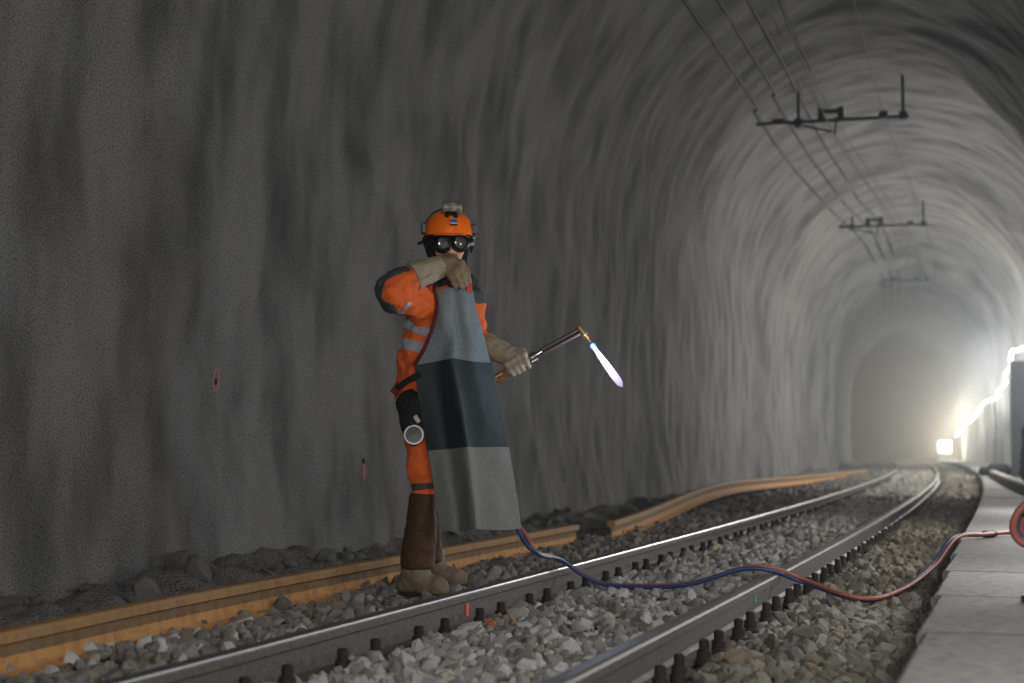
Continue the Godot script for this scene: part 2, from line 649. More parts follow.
func strip(called: String, a0: float, a1: float, da: float, ss: PackedFloat32Array) -> MeshInstance3D:
	var na := int(ceil((a1 - a0) / da)) + 1
	var ns := ss.size()
	var v := PackedVector3Array()
	var n := PackedVector3Array()
	var uv := PackedVector2Array()
	var uv2 := PackedVector2Array()
	var idx := PackedInt32Array()
	v.resize(na * ns); n.resize(na * ns); uv.resize(na * ns); uv2.resize(na * ns)
	var base := []
	for j in na + 2:
		base.append(profile_at(a0 + (a1 - a0) * (j - 1) / (na - 1)))
	var row := PackedVector3Array()
	row.resize(na + 2)
	var rows := []
	for i in range(-1, ns + 1):
		var s: float = ss[clampi(i, 0, ns - 1)] + (-0.05 if i < 0 else 0.05 if i == ns else 0.0)
		var o := track(s, 0, 0)
		var right := track(s, 1, 0) - o
		var r := PackedVector3Array()
		r.resize(na + 2)
		for j in na + 2:
			var a := a0 + (a1 - a0) * (j - 1) / (na - 1)
			var q: Vector2 = base[j][0] + base[j][1] * (widening(s, a) + lining(s, a))
			r[j] = o + right * q.x + Vector3(0, q.y, 0)
		rows.append(r)
	for i in ns:
		var before: PackedVector3Array = rows[i]
		var here: PackedVector3Array = rows[i + 1]
		var after: PackedVector3Array = rows[i + 2]
		for j in na:
			var at := i * na + j
			var a := a0 + (a1 - a0) * j / (na - 1)
			v[at] = here[j + 1]
			n[at] = (here[j + 2] - here[j]).cross(after[j + 1] - before[j + 1]).normalized()
			if n[at].dot(track(ss[i], 0, 2.0) - v[at]) < 0:
				n[at] = -n[at]
			uv[at] = Vector2(ss[i], a)
			uv2[at] = Vector2(ss[i], a)
			if i > 0 and j > 0:
				idx.append_array([at - na - 1, at - na, at - 1, at - na, at, at - 1])
	var o := obj(called, mk(v, n, idx, uv, uv2), M.shotcrete)
	o.set_meta("kind", "structure")
	return o

func build_tunnel() -> void:
	var ss := PackedFloat32Array()
	var s := -16.0
	while s < 96.0:
		ss.append(s)
		s += 0.5 if s < 3.5 else 0.04 if s < 14.0 else 0.055 if s < 24.0 else 0.1 if s < 45.0 else 0.3
	var left := strip("wall_left", 0.0, 3.03, 0.05, ss)
	left.set_meta("label", "grey sprayed concrete tunnel wall behind the worker")
	strip("ceiling", 3.03, 11.03, 0.06, ss).set_meta("label", "sprayed concrete tunnel vault")
	strip("wall_right", 11.03, 14.06, 0.12, ss).set_meta("label", "sprayed concrete tunnel wall beside the walkway")
	for e in [["wall_back", -16.0], ["wall_far", 95.5]]:
		var b := obj(e[0], cbox(Vector3(6.5, 7.0, 0.4), 0.02), M.shotcrete, self, frame(e[1], 0, 3.0))
		b.set_meta("kind", "structure")
	# drill holes ringed with pink paint on the left wall
	var spots := [[6.51, 1.105, 0.024, 0.06, 0.010, -0.01], [8.14, 0.60, 0.012, 0.045, 0.010, 0.065]]
	for p in spots:
		var a: float = p[1] + 0.2
		var prof := PackedVector2Array([Vector2(-0.004, -0.004), Vector2(0.004, -0.004), Vector2(0.004, 0.004), Vector2(-0.004, 0.004)])
		var ring := PackedVector3Array()
		for k in 25:
			var t := TAU * k / 24
			ring.append(lining_point(p[0] + p[2] * cos(t), a + p[3] * sin(t)))
		obj("paint_mark", tube(ring, 0.007, 5), M.paint_pink, left)
		var c := lining_point(p[0], a + p[5])
		obj("drill_hole", lathe([Vector2(0.0, 0.004), Vector2(0.016, 0.003), Vector2(0.018, -0.004)], 10, Transform3D(Basis(Vector3(0, 0, 1), Vector3(1, 0, 0), Vector3(0, 1, 0)), c)), M.hole, left)

func build_walkway() -> void:
	var way := Node3D.new()
	way.name = "walkway"
	way.set_meta("kind", "structure")
	way.set_meta("label", "raised concrete slab walkway along the right side of the track")
	add_child(way)
	var meshes := []
	for k in 4:
		# slabs with a chipped edge
		var r := RandomNumberGenerator.new()
		r.seed = 50 + k
		var prof := []
		var fr := []
		var steps := 12
		var p := PackedVector2Array([Vector2(-0.5, -0.2), Vector2(0.62, -0.2), Vector2(0.62, 0.0), Vector2(-0.485, 0.0), Vector2(-0.5, -0.014)])
		for i in steps + 1:
			var z := -0.4985 + 0.997 * i / steps
			fr.append(Transform3D(Basis.from_scale(Vector3(1.0 + r.randf_range(-0.006, 0.006), 1, 1)), Vector3(0, 0, z)))
		meshes.append(sweep(p, fr))
	for k in 46:
		var s := 1.6 + k * 1.0
		var x := 1.81 + 0.09 * (1.0 - smoothstep(2.0, 9.0, s))
		var f := frame(s, x, 0.25 + rng.randf_range(-0.002, 0.002))
		f.basis = f.basis * Basis(Vector3.RIGHT, rng.randf_range(-0.002, 0.002))
		obj("slab", meshes[k % 4], M.slab if rng.randf() < 0.6 else M.slab_dark, way, f)
	obj("paint_mark", cbox(Vector3(0.06, 0.002, 0.008), 0.0005), M.paint_red, way, frame(8.6, 1.375, 0.2535))
	# the wall behind the slabs down to the ballast
	var far := []
	for k in 30:
		far.append(frame(47.0 + k * 1.6, 1.9, 0.25))
	obj("slab", sweep(PackedVector2Array([Vector2(-0.57, -0.2), Vector2(0.55, -0.2), Vector2(0.55, 0.0), Vector2(-0.57, 0.0)]), far), M.slab_dark, way)

# ------------------------------------------------------------------ track
func rail_profile() -> PackedVector2Array:
	var right := [Vector2(0.0625, 0), Vector2(0.0625, 0.010), Vector2(0.022, 0.022), Vector2(0.008, 0.034), Vector2(0.008, 0.098), Vector2(0.0325, 0.108), Vector2(0.0330, 0.133), Vector2(0.029, 0.1415), Vector2(0.021, 0.1445)]
	var p := PackedVector2Array(right)
	for k in right.size():
		var q: Vector2 = right[right.size() - 1 - k]
		p.append(Vector2(-q.x, q.y))
	return p

func build_track() -> void:
	for side in [-1, 1]:
		var fr := []
		var s := -3.0
		while s < 80.0:
			fr.append(frame(s, side * RAIL_X, 0.015))
			s += 0.6
		var where := "the worker's boots" if side < 0 else "the concrete walkway"
		var t := thing("track_rail", "dark steel running rail nearest " + where + (", with a bright worn edge" if side < 0 else ", crossed by the hoses"), "rail", Transform3D(), "")
		obj("rail", sweep(rail_profile(), fr), M.steel_dark, t)
		# the polished band that the wheels run on
		var e: int = -side   # towards the middle of the track
		var band := [Vector2(e * 0.0318, 0.1380), Vector2(e * 0.0298, 0.1423), Vector2(e * 0.0245, 0.1445), Vector2(e * 0.0235, 0.1430), Vector2(e * 0.029, 0.1395)]
		if side > 0:
			band = [Vector2(e * 0.0322, 0.1345), Vector2(e * 0.0295, 0.1422), Vector2(e * 0.0205, 0.1452), Vector2(-e * 0.014, 0.1452), Vector2(-e * 0.014, 0.1440), Vector2(e * 0.020, 0.1438), Vector2(e * 0.028, 0.141)]
		if e < 0:
			band.reverse()
		obj("running_band", sweep(PackedVector2Array(band), fr), M.steel_worn if side < 0 else M.steel_dull, t)
		if side < 0:
			obj("paint_mark", cbox(Vector3(0.003, 0.05, 0.03), 0.0005), M.paint_orange, t, frame(5.53, -RAIL_X + 0.0105, 0.082))
		else:
			obj("paint_mark", cbox(Vector3(0.003, 0.03, 0.018), 0.0005), M.paint_green, t, frame(6.27, RAIL_X + 0.0105, 0.09))
	var screw_mesh := lathe([Vector2(0.0, 0.0), Vector2(0.034, 0.0), Vector2(0.034, 0.012), Vector2(0.027, 0.022), Vector2(0.026, 0.045), Vector2(0.019, 0.05), Vector2(0.019, 0.078), Vector2(0.014, 0.084), Vector2(0.0, 0.084)], 8)
	var body_mesh := cbox(Vector3(1.75, 0.13, 0.22), 0.015)
	var plate_mesh := cbox(Vector3(0.27, 0.016, 0.19), 0.003)
	var proto: Node3D = null
	for k in 52:
		var s := 2.5 + k * 0.62
		if proto == null:
			proto = thing("sleeper", "timber sleeper sunk in the ballast with screwed rail plates", "sleeper", frame(s, 0, 0), "sleepers under the running rails")
			obj("sleeper_body", body_mesh, M.sleeper, proto, Transform3D(Basis(), Vector3(0, -0.069, 0)))
			for side in [-1, 1]:
				obj("rail_plate", plate_mesh, M.screw, proto, Transform3D(Basis(), Vector3(side * RAIL_X, 0.006, 0)))
				for e in [-1, 1]:
					for q in [-1, 1]:
						obj("screw", screw_mesh, M.screw, proto, Transform3D(Basis(Vector3.UP, rng.randf() * TAU), Vector3(side * RAIL_X + e * 0.088, 0.014, q * 0.125)))
		else:
			var c: Node3D = proto.duplicate()
			c.name = numbered("sleeper")
			add_child(c)
			c.transform = frame(s, 0, 0)
			if k == 5:
				tag(c, "timber sleeper beside the orange paint mark on the rail", "sleeper", "sleepers under the running rails")
			elif k == 7:
				tag(c, "timber sleeper beneath the crossing red and blue hoses", "sleeper", "sleepers under the running rails")

# ------------------------------------------------------------------ ballast
func ground(s: float, x: float) -> float:
	var h := 0.012
	if x < -0.53:
		h = lerpf(0.02, 0.055, smoothstep(-0.6, -0.85, x))
		h += 0.13 * smoothstep(-1.55, -2.2, x) * (0.8 + 0.5 * noise_a.get_noise_1d(s * 0.7))
		h += smoothstep(-1.45, -1.75, x) * (0.04 * noise_a.get_noise_2d(s * 3.0, x * 3.0) + 0.045 * noise_b.get_noise_2d(s * 4.0, x * 5.0))
	elif x < 0.53:
		h = 0.018 + 0.02 * (1.0 - absf(x) / 0.53)
	else:
		h = 0.008 - 0.02 * smoothstep(1.0, 1.35, x)
	return h + 0.012 * noise_a.get_noise_2d(s * 2.2, x * 2.2 + 30.0)

func build_ballast() -> void:
	# the bed
	var v := PackedVector3Array()
	var n := PackedVector3Array()
	var uv := PackedVector2Array()
	var idx := PackedInt32Array()
	var xs := 84
	var row := 0
	var s := -16.0
	while s < 95.5:
		for i in xs:
			var x := -2.6 + 5.2 * i / (xs - 1)
			v.append(track(s, x, ground(s, x) - 0.012 if x < 1.45 else -0.05))
			var gx := (ground(s, x + 0.05) - ground(s, x - 0.05)) / 0.1
			var gs := (ground(s + 0.05, x) - ground(s - 0.05, x)) / 0.1
			n.append(Vector3(-gx, 1.0, gs).normalized())
			uv.append(Vector2(x, s))
			if row > 0 and i > 0:
				var b := row * xs + i
				idx.append_array([b - xs - 1, b - xs, b - 1, b - xs, b, b - 1])
		row += 1
		s += 0.07 if s > 3.0 and s < 15.0 else 0.15 if s > 3.0 and s < 30.0 else 0.6
	var floor_ := obj("floor", mk(v, n, idx, uv), M.bed)
	floor_.set_meta("kind", "structure")
	floor_.set_meta("label", "ballast bed of the track between tunnel wall and walkway")
	# loose stones: those that show largest are parts of their own, the rest one scatter
	var rocks := []
	for k in 4:
		rocks.append(rock(100 + k * 7, 8))
	var near := []
	var rest := []
	var cols := PackedColorArray()
	var back := cam.transform.affine_inverse()
	s = 2.6
	while s < 68.0:
		var gap := 0.047 if s < 10.0 else 0.052 if s < 18.0 else 0.066 if s < 32.0 else 0.1
		var x := -1.62
		while x < 1.42:
			var px := x + rng.randf_range(-0.5, 0.5) * gap
			var ps := s + rng.randf_range(-0.5, 0.5) * gap
			x += gap
			var off := minf(absf(px - RAIL_X), absf(px + RAIL_X))
			if off < 0.068:
				continue
			var to_sleeper := fposmod(ps - 2.5 + 0.31, 0.62) - 0.31
			if off < 0.135 and absf(absf(to_sleeper) - 0.125) < 0.05:
				continue
			if px < -1.45 and rng.randf() < 0.5:
				continue
			var r := gap * 0.78 * rng.randf_range(0.5, 1.3)
			if rng.randf() < 0.08:
				r *= 1.35
			var b := Basis.from_euler(Vector3(rng.randf() * TAU, rng.randf() * TAU, rng.randf() * TAU)) * Basis.from_scale(Vector3(rng.randf_range(0.75, 1.35), rng.randf_range(0.55, 0.9), rng.randf_range(0.75, 1.2)) * r)
			var lift := rng.randf_range(-0.3, 0.5) * r
			if off < 0.12:
				lift -= 0.3 * r
			var t := Transform3D(b, track(ps, px, ground(ps, px) + lift))
			var q := back * t.origin
			var ux := q.x / -q.z * 1422.0
			var uy := q.y / -q.z * 1422.0
			var score := r / -q.z if absf(ux) < 505.0 and absf(uy) < 335.0 and px > -1.25 else 0.0
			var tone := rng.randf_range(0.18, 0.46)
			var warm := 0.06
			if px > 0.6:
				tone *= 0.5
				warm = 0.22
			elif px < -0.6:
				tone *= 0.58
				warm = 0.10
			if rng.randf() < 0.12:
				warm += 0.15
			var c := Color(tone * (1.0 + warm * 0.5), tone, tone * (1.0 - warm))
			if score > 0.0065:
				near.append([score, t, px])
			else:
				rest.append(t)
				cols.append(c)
		s += gap
	near.sort_custom(func(p, q): return p[0] > q[0])
	for k in near.size():
		if k < 300:
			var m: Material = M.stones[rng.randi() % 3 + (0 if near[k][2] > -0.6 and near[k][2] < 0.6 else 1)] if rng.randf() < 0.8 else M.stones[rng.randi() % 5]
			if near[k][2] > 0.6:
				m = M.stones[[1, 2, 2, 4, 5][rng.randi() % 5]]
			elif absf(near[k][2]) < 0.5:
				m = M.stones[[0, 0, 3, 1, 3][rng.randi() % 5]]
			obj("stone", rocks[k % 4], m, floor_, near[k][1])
		else:
			rest.append(near[k][1])
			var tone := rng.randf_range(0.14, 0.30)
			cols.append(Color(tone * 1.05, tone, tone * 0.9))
	var mm := MultiMesh.new()
	mm.transform_format = MultiMesh.TRANSFORM_3D
	mm.use_colors = true
	mm.mesh = rock(137, 8)
	mm.instance_count = rest.size()
	for k in rest.size():
		mm.set_instance_transform(k, rest[k])
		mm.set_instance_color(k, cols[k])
	var mi := MultiMeshInstance3D.new()
	mi.name = "ballast_stones"
	mi.multimesh = mm
	mi.material_override = M.stone
	mi.set_meta("kind", "stuff")
	mi.set_meta("label", "broken grey ballast stones filling the track bed")
	floor_.add_child(mi)
	# stones caught by the orange paint mark
	for p in [[5.45, -0.40, 0.030], [5.38, -0.36, 0.026], [5.62, -0.41, 0.024], [5.5, -0.31, 0.022]]:
		obj("stone", rocks[0], M.stone_orange, floor_, Transform3D(Basis.from_euler(Vector3(p[0] * 9.0, p[1] * 30.0, 1.0)) * Basis.from_scale(Vector3(1.2, 0.8, 1.0) * p[2]), track(p[0], p[1], 0.045)))

func build_rubble() -> void:
	var floor_ := get_node("floor")
	var kinds := []
	for k in 5:
		kinds.append(rock(300 + k * 3, 9))
	for k in 240:
		var s := 3.6 + 22.0 * pow(rng.randf(), 1.15)
		var x := rng.randf_range(-2.24, -1.5)
		var r := rng.randf_range(0.025, 0.075) * (1.3 if x < -1.9 else 0.8)
		var b := Basis(Vector3.UP, track_turn(s)) * Basis.from_euler(Vector3(rng.randf_range(-0.5, 0.5), rng.randf() * TAU, rng.randf_range(-0.7, 0.1))) * Basis.from_scale(Vector3(rng.randf_range(0.8, 1.5), rng.randf_range(0.45, 0.9), rng.randf_range(0.8, 1.7)) * r)
		obj("rubble_chunk", kinds[k % 5], M.rubble, floor_, Transform3D(b, track(s, x, ground(s, x) - r * 0.05)))

func build_old_rails() -> void:
	var paths := [
		[[2.6, -1.19, 0.062], [3.5, -1.22, 0.062], [4.74, -1.30, 0.062], [6.96, -1.335, 0.062], [8.4, -1.34, 0.062], [9.72, -1.34, 0.062]],
		[[10.25, -1.22, 0.06], [11.4, -1.32, 0.07], [13.0, -1.46, 0.095], [15.0, -1.56, 0.16], [16.9, -1.62, 0.19], [19.5, -1.72, 0.17], [23.0, -1.74, 0.13], [27.0, -1.72, 0.09], [32.0, -1.42, 0.07], [37.0, -1.15, 0.06]],
	]
	var labels := ["rusty orange discarded rail lying straight between the wall and the worker", "rusty orange discarded rail that bends towards the wall farther down the tunnel"]
	for k in 2:
		var pts := catmull(paths[k].map(func(p): return track(p[0], p[1], p[2])), 8)
		var fr := []
		for i in pts.size():
			var d := (pts[mini(i + 1, pts.size() - 1)] - pts[maxi(i - 1, 0)]).normalized()
			var x := d.cross(Vector3.UP).normalized()
			fr.append(Transform3D(Basis(x, x.cross(d), -d), pts[i]))
		var o := thing("discarded_rail", labels[k], "rail")
		var prof := rail_profile()
		# foot and web thick with rust, the head browner
		obj("foot", sweep(PackedVector2Array([prof[0], prof[1], prof[2], prof[3], Vector2(0.008, 0.064), Vector2(-0.008, 0.064), prof[14], prof[15], prof[16], prof[17]]), fr), M.rust, o)
		obj("web", sweep(PackedVector2Array([Vector2(0.008, 0.064), prof[4], prof[13], Vector2(-0.008, 0.064)]), fr), M.rust_web, o)
		obj("rail_head", sweep(prof.slice(4, 14), fr), M.rust_head, o)

# ------------------------------------------------------------------ overhead line
func roof_y(s: float, x: float) -> float:
	# underside of the vault above (s, x)
	var a := 3.03 + 8.0 * (1.0 - acos(clampf(x / 2.5, -1, 1)) / PI)
	return lining_point(s, a).y

func vee(x: float, y: float, z: float) -> Vector3:
	return Vector3(x, y, z)

func support(s: float, label: String) -> void:
	var t := thing("catenary_support", label, "catenary support", frame(s, 0, 0), "overhead line supports")
	obj("beam", bar(vee(-1.63, 5.335, 0), vee(0.46, 5.30, 0), 0.025, 10), M.line_steel, t)
	for x in [-1.04, 0.385]:
		var post := obj("post", bar(vee(x, 5.28, 0), vee(x, roof_y(s, x) + 0.15, 0), 0.022, 8), M.line_steel, t)
		obj("clamp", cbox(Vector3(0.11, 0.13, 0.11), 0.015), M.line_steel, post, Transform3D(Basis(), vee(x, 5.31, 0)))
	for x in [-1.32, -0.72, -0.45]:
		var prof := []
		for k in 9:
			prof.append(Vector2(0.065 if k % 2 == 0 else 0.04, -0.09 + k * 0.0225))
		prof.push_front(Vector2(0.0, -0.09))
		prof.append(Vector2(0.0, 0.09))
		var turn := Basis(Vector3.FORWARD, PI / 2) if x < -1.0 else Basis()
		obj("insulator", lathe(prof, 12, Transform3D(turn, vee(x, 5.345 if x < -1.0 else 5.40, 0))), M.insulator, t)
	obj("wire_clamp", cbox(Vector3(0.34, 0.06, 0.08), 0.012), M.line_steel, t, Transform3D(Basis(), vee(-0.58, 5.44, 0)))
	obj("feeder_clamp", cbox(Vector3(0.12, 0.10, 0.10), 0.015), M.line_steel, t, Transform3D(Basis(), vee(0.12, 5.34, 0)))
	obj("steady_arm", bar(vee(-1.22, 5.33, 0), vee(-0.56, 5.15, 0.02), 0.015, 8), M.line_steel, t)
	obj("dropper", bar(vee(-0.52, 5.36, 0), vee(-0.54, 5.10, 0.02), 0.013, 8), M.line_steel, t)

func build_catenary() -> void:
	var seats := ["vault just past the lining's step", "vault between the other two supports", "vault where the lining narrows again"]
	var stations := [20.0, 30.0, 40.0]
	for k in 3:
		support(stations[k], "dark overhead line support beam hung under the " + seats[k])
	# wires: [name, label, points (s, x, y), radius]
	var wires := [
		["contact_wire", "contact wire above the track, held lowest under the support beams", [[6.0, 0.1, 5.12], [10.0, -0.25, 5.11], [20.0, -0.54, 5.09], [30.0, 0.0, 5.09], [40.0, 0.35, 5.07], [50.0, 0.1, 5.05], [64.0, -0.1, 5.05]], 0.010],
		["messenger_wire", "thin messenger wire running through the clamps of the support beams", [[6.0, -0.15, 5.42], [12.0, -0.45, 5.40], [20.0, -0.60, 5.47], [30.0, -0.1, 5.46], [40.0, 0.25, 5.44], [64.0, -0.1, 5.4]], 0.008],
		["feeder_wire", "single feeder wire on the right half of the support beams", [[6.0, 0.30, 5.34], [14.0, 0.2, 5.32], [20.0, 0.12, 5.39], [30.0, 0.4, 5.36], [40.0, 0.6, 5.33], [64.0, 0.4, 5.3]], 0.007],
		["return_wire", "thin wire beside the messenger wire over the support beams", [[6.0, -0.45, 5.40], [12.0, -0.66, 5.42], [20.0, -0.74, 5.49], [30.0, -0.3, 5.47], [40.0, 0.05, 5.45]], 0.007],
	]
	for w in wires:
		var pts := catmull(w[2].map(func(p): return track(p[0], p[1], p[2])), 10)
		tag(obj(w[0], tube(pts, w[3], 6), M.copper), w[1], "wire", "overhead wires")
	# dark strands added on the vault in place of the overhead wires' shadows
	var labels := ["dark strand added on the vault as a wire shadow, lowest of the bunch on the wall side", "dark strand added on the vault as a wire shadow in the middle of the bunch", "dark strand added on the vault as a wire shadow, uppermost of the bunch near the crown"]
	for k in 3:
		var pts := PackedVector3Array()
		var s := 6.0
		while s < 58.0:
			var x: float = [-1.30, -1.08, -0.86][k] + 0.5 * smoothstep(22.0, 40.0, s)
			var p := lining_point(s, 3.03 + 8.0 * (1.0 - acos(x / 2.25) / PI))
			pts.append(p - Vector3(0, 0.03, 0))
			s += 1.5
		tag(obj("vault_shadow_line", tube(catmull(Array(pts), 3), 0.019, 7), M.cable), labels[k], "cable", "shadow lines along the vault")

# ------------------------------------------------------------------ lamps
func omni(parent: Node, at: Vector3, energy: float, c: Color, size: float) -> void:
	var l := OmniLight3D.new()
	l.name = "lamp_light"
	l.position = at
	l.light_energy = energy
	l.light_color = c
	l.light_size = size
	l.omni_range = 120.0
	l.omni_attenuation = 2.0
	l.shadow_enabled = true
	parent.add_child(l, true)

func build_string_lights() -> void:
	# the lamp string: short glowing tubes hung end to end on the right wall, sagging away to the far work lamp
	var t := thing("light_string", "string of glowing white tube lamps sagging along the right tunnel wall", "light string", Transform3D())
	var pts := [[24.9, 2.02, 2.40], [27.5, 2.05, 2.53], [30.4, 2.04, 2.70], [31.5, 2.06, 2.54], [30.6, 2.06, 2.41], [34.4, 2.06, 2.43], [33.6, 2.05, 2.17], [38.7, 2.06, 2.18], [37.2, 2.05, 2.0], [45.1, 2.05, 2.12], [49.1, 2.05, 1.92], [50.3, 2.05, 1.78], [55.5, 2.05, 1.62], [61.5, 2.0, 1.18]]
	var warm := Color(1.0, 0.98, 0.93)
	var line := PackedVector3Array()
	for k in pts.size():
		var p := track(pts[k][0], pts[k][1], pts[k][2])
		line.append(p)
		if k == pts.size() - 1:
			break
		var q := track(pts[k + 1][0], pts[k + 1][1], pts[k + 1][2])
		var a := p.lerp(q, 0.12)
		var b := p.lerp(q, 0.88)
		obj("lamp_tube", bar(a, b, 0.028, 10), M.glow, t)
		omni(t, a.lerp(b, 0.5) + Vector3(-0.45, 0, 0), 1.8 * clampf(p.distance_to(q), 0.6, 4.0) * (1.0 if pts[k][0] < 37.0 else 0.6), warm, 0.2)
	obj("cable", tube(line, 0.012, 6), M.cable, t)
	# out of view: lamps added to light the vault, near wall, track and worker
	var t2 := thing("light_string", "added string of unseen tube lamps that lights the near wall and the worker", "light string", Transform3D())
	var line2 := PackedVector3Array()
	var spots := [[23.6, 2.40, 2.42], [21.2, 2.42, 2.2], [12.0, 2.12, 0.9], [9.0, 2.12, 0.9], [6.0, 2.12, 1.0], [3.0, 2.12, 1.2], [0.0, 2.12, 1.4], [-3.0, 2.12, 1.5], [-6.0, 2.12, 1.6]]
	for k in spots.size():
		var c: Array = spots[k]
		var p := track(c[0] + 0.7, c[1], c[2] + 0.04)
		var q := track(c[0] - 0.7, c[1], c[2] - 0.04)
		line2.append(p)
		line2.append(q)
		obj("lamp_tube", bar(p, q, 0.034, 10), M.glow_soft, t2)
		omni(t2, p.lerp(q, 0.5) + Vector3(-0.08, 0, 0), 6.0 if k < 2 else 1.5 * 1.5 if k < 4 else 1.5 if k < 6 else 4.6, Color(1.0, 0.99, 0.975), 0.3)
	obj("cable", tube(line2, 0.012, 6), M.cable, t2)
	# work lamp on the ground at the end of the string
	var wl := thing("work_lamp", "bright square work lamp standing at the far end of the track", "work lamp", frame(60.0, 1.5, 0.0))
	obj("stand", join([[bar(vee(-0.25, -0.02, 0), vee(0, 0.6, 0), 0.02, 6), Transform3D()], [bar(vee(0.25, -0.02, 0), vee(0, 0.6, 0), 0.02, 6), Transform3D()], [bar(vee(0, -0.02, -0.25), vee(0, 0.6, 0), 0.02, 6), Transform3D()]]), M.line_steel, wl)
	obj("housing", cbox(Vector3(0.5, 0.5, 0.12), 0.02), M.line_steel, wl, Transform3D(Basis(), vee(0, 0.78, -0.08)))
	obj("lamp_panel", cbox(Vector3(0.44, 0.44, 0.02), 0.004), M.glow_panel, wl, Transform3D(Basis(), vee(0, 0.78, 0.0)))
	omni(wl, vee(0, 0.78, 0.25), 16.0, Color(1.0, 0.97, 0.90), 0.3)

# ------------------------------------------------------------------ gear on the walkway
func build_walkway_gear() -> void:
	var c := thing("equipment_cabinet", "tall dark grey equipment cabinet under the lamp string", "cabinet", frame(26.2, 2.06, 0.245))
	obj("cabinet_body", cbox(Vector3(0.46, 2.0, 0.8), 0.02), M.cabinet, c, Transform3D(Basis(), vee(0, 1.0, 0)))
	obj("cabinet_door", cbox(Vector3(0.40, 1.8, 0.02), 0.006), M.cabinet, c, Transform3D(Basis(), vee(0, 1.0, 0.405)))
	obj("door_handle", cbox(Vector3(0.02, 0.14, 0.02), 0.004), M.line_steel, c, Transform3D(Basis(), vee(-0.15, 1.0, 0.425)))
	var sack := obj("kit_bag", body([[vee(0, 0.14, 0), vee(0.02, 0.74, 0), 0.15, 0.11], [vee(0.02, 0.74, 0), vee(0.03, 0.92, 0), 0.09, 0.06]], 0.02, 0.08, 0.0, 0.03, 7.0, [["p", vee(0, 0, 0), Vector3.DOWN]]), M.bag, self, frame(21.6, 1.96, 0.248))
	tag(sack, "dark upright kit bag standing on the walkway before the grey cabinet", "bag")
	var roll := obj("kit_bag", body([[vee(-0.2, 0.09, 0), vee(0.2, 0.10, 0.02), 0.08, 0.09], [vee(-0.05, 0.16, 0), vee(0.15, 0.17, 0), 0.06, 0.06]], 0.015, 0.06, 0.0, 0.02, 9.0, [["p", vee(0, 0, 0), Vector3.DOWN]]), M.bag, self, frame(26.4, 1.56, 0.248))
	tag(roll, "low black bag lying on the walkway in front of the upright one", "bag")
	# a pale kerb that narrows the walkway
	var fr := []
	var pts := catmull([track(25.4, 1.50, 0.25), track(22.0, 1.57, 0.25), track(19.0, 1.66, 0.25), track(16.0, 1.79, 0.25), track(12.5, 2.0, 0.25)], 5)
	for i in pts.size():
		var d := (pts[mini(i + 1, pts.size() - 1)] - pts[maxi(i - 1, 0)]).normalized()
		var x := d.cross(Vector3.UP).normalized()
		fr.append(Transform3D(Basis(x, x.cross(d), -d), pts[i]))
	var kerb := obj("kerb_strip", sweep(PackedVector2Array([Vector2(-0.06, 0.0), Vector2(0.06, 0.0), Vector2(0.06, 0.10), Vector2(0.045, 0.12), Vector2(-0.045, 0.12), Vector2(-0.06, 0.10)]), fr), M.pale_board)
	tag(kerb, "pale curved kerb lying on the walkway below the black bags", "kerb")
	# stand with the rest of the hoses
	var st := thing("hose_stand", "black post carrying looped red and blue gas hoses at the walkway", "hose stand", frame(5.0, 1.672, 0.25))
	obj("post", bar(vee(0, 0, 0), vee(0, 0.40, 0), 0.012, 8), M.rubber, st)
	obj("foot", cbox(Vector3(0.06, 0.02, 0.06), 0.006), M.rubber, st, Transform3D(Basis(), vee(0, 0.01, 0)))
	obj("hook", bar(vee(-0.05, 0.27, 0), vee(0.04, 0.31, 0), 0.008, 8), M.rubber, st)
	for k in 3:
		var loop := []
		for i in 19:
			var a := TAU * i / 18.0
			loop.append(vee(0.06 + (0.085 + 0.012 * k) * cos(a), 0.27 + (0.06 + 0.012 * k) * sin(a) + 0.03 * cos(a), 0.03 * k - 0.02 + 0.02 * sin(a * 2.0)))
		obj("hose_loop", tube(catmull(loop, 3), 0.0085 if k == 1 else 0.013, 8), M.hose_blue if k == 1 else M.hose_red, st)

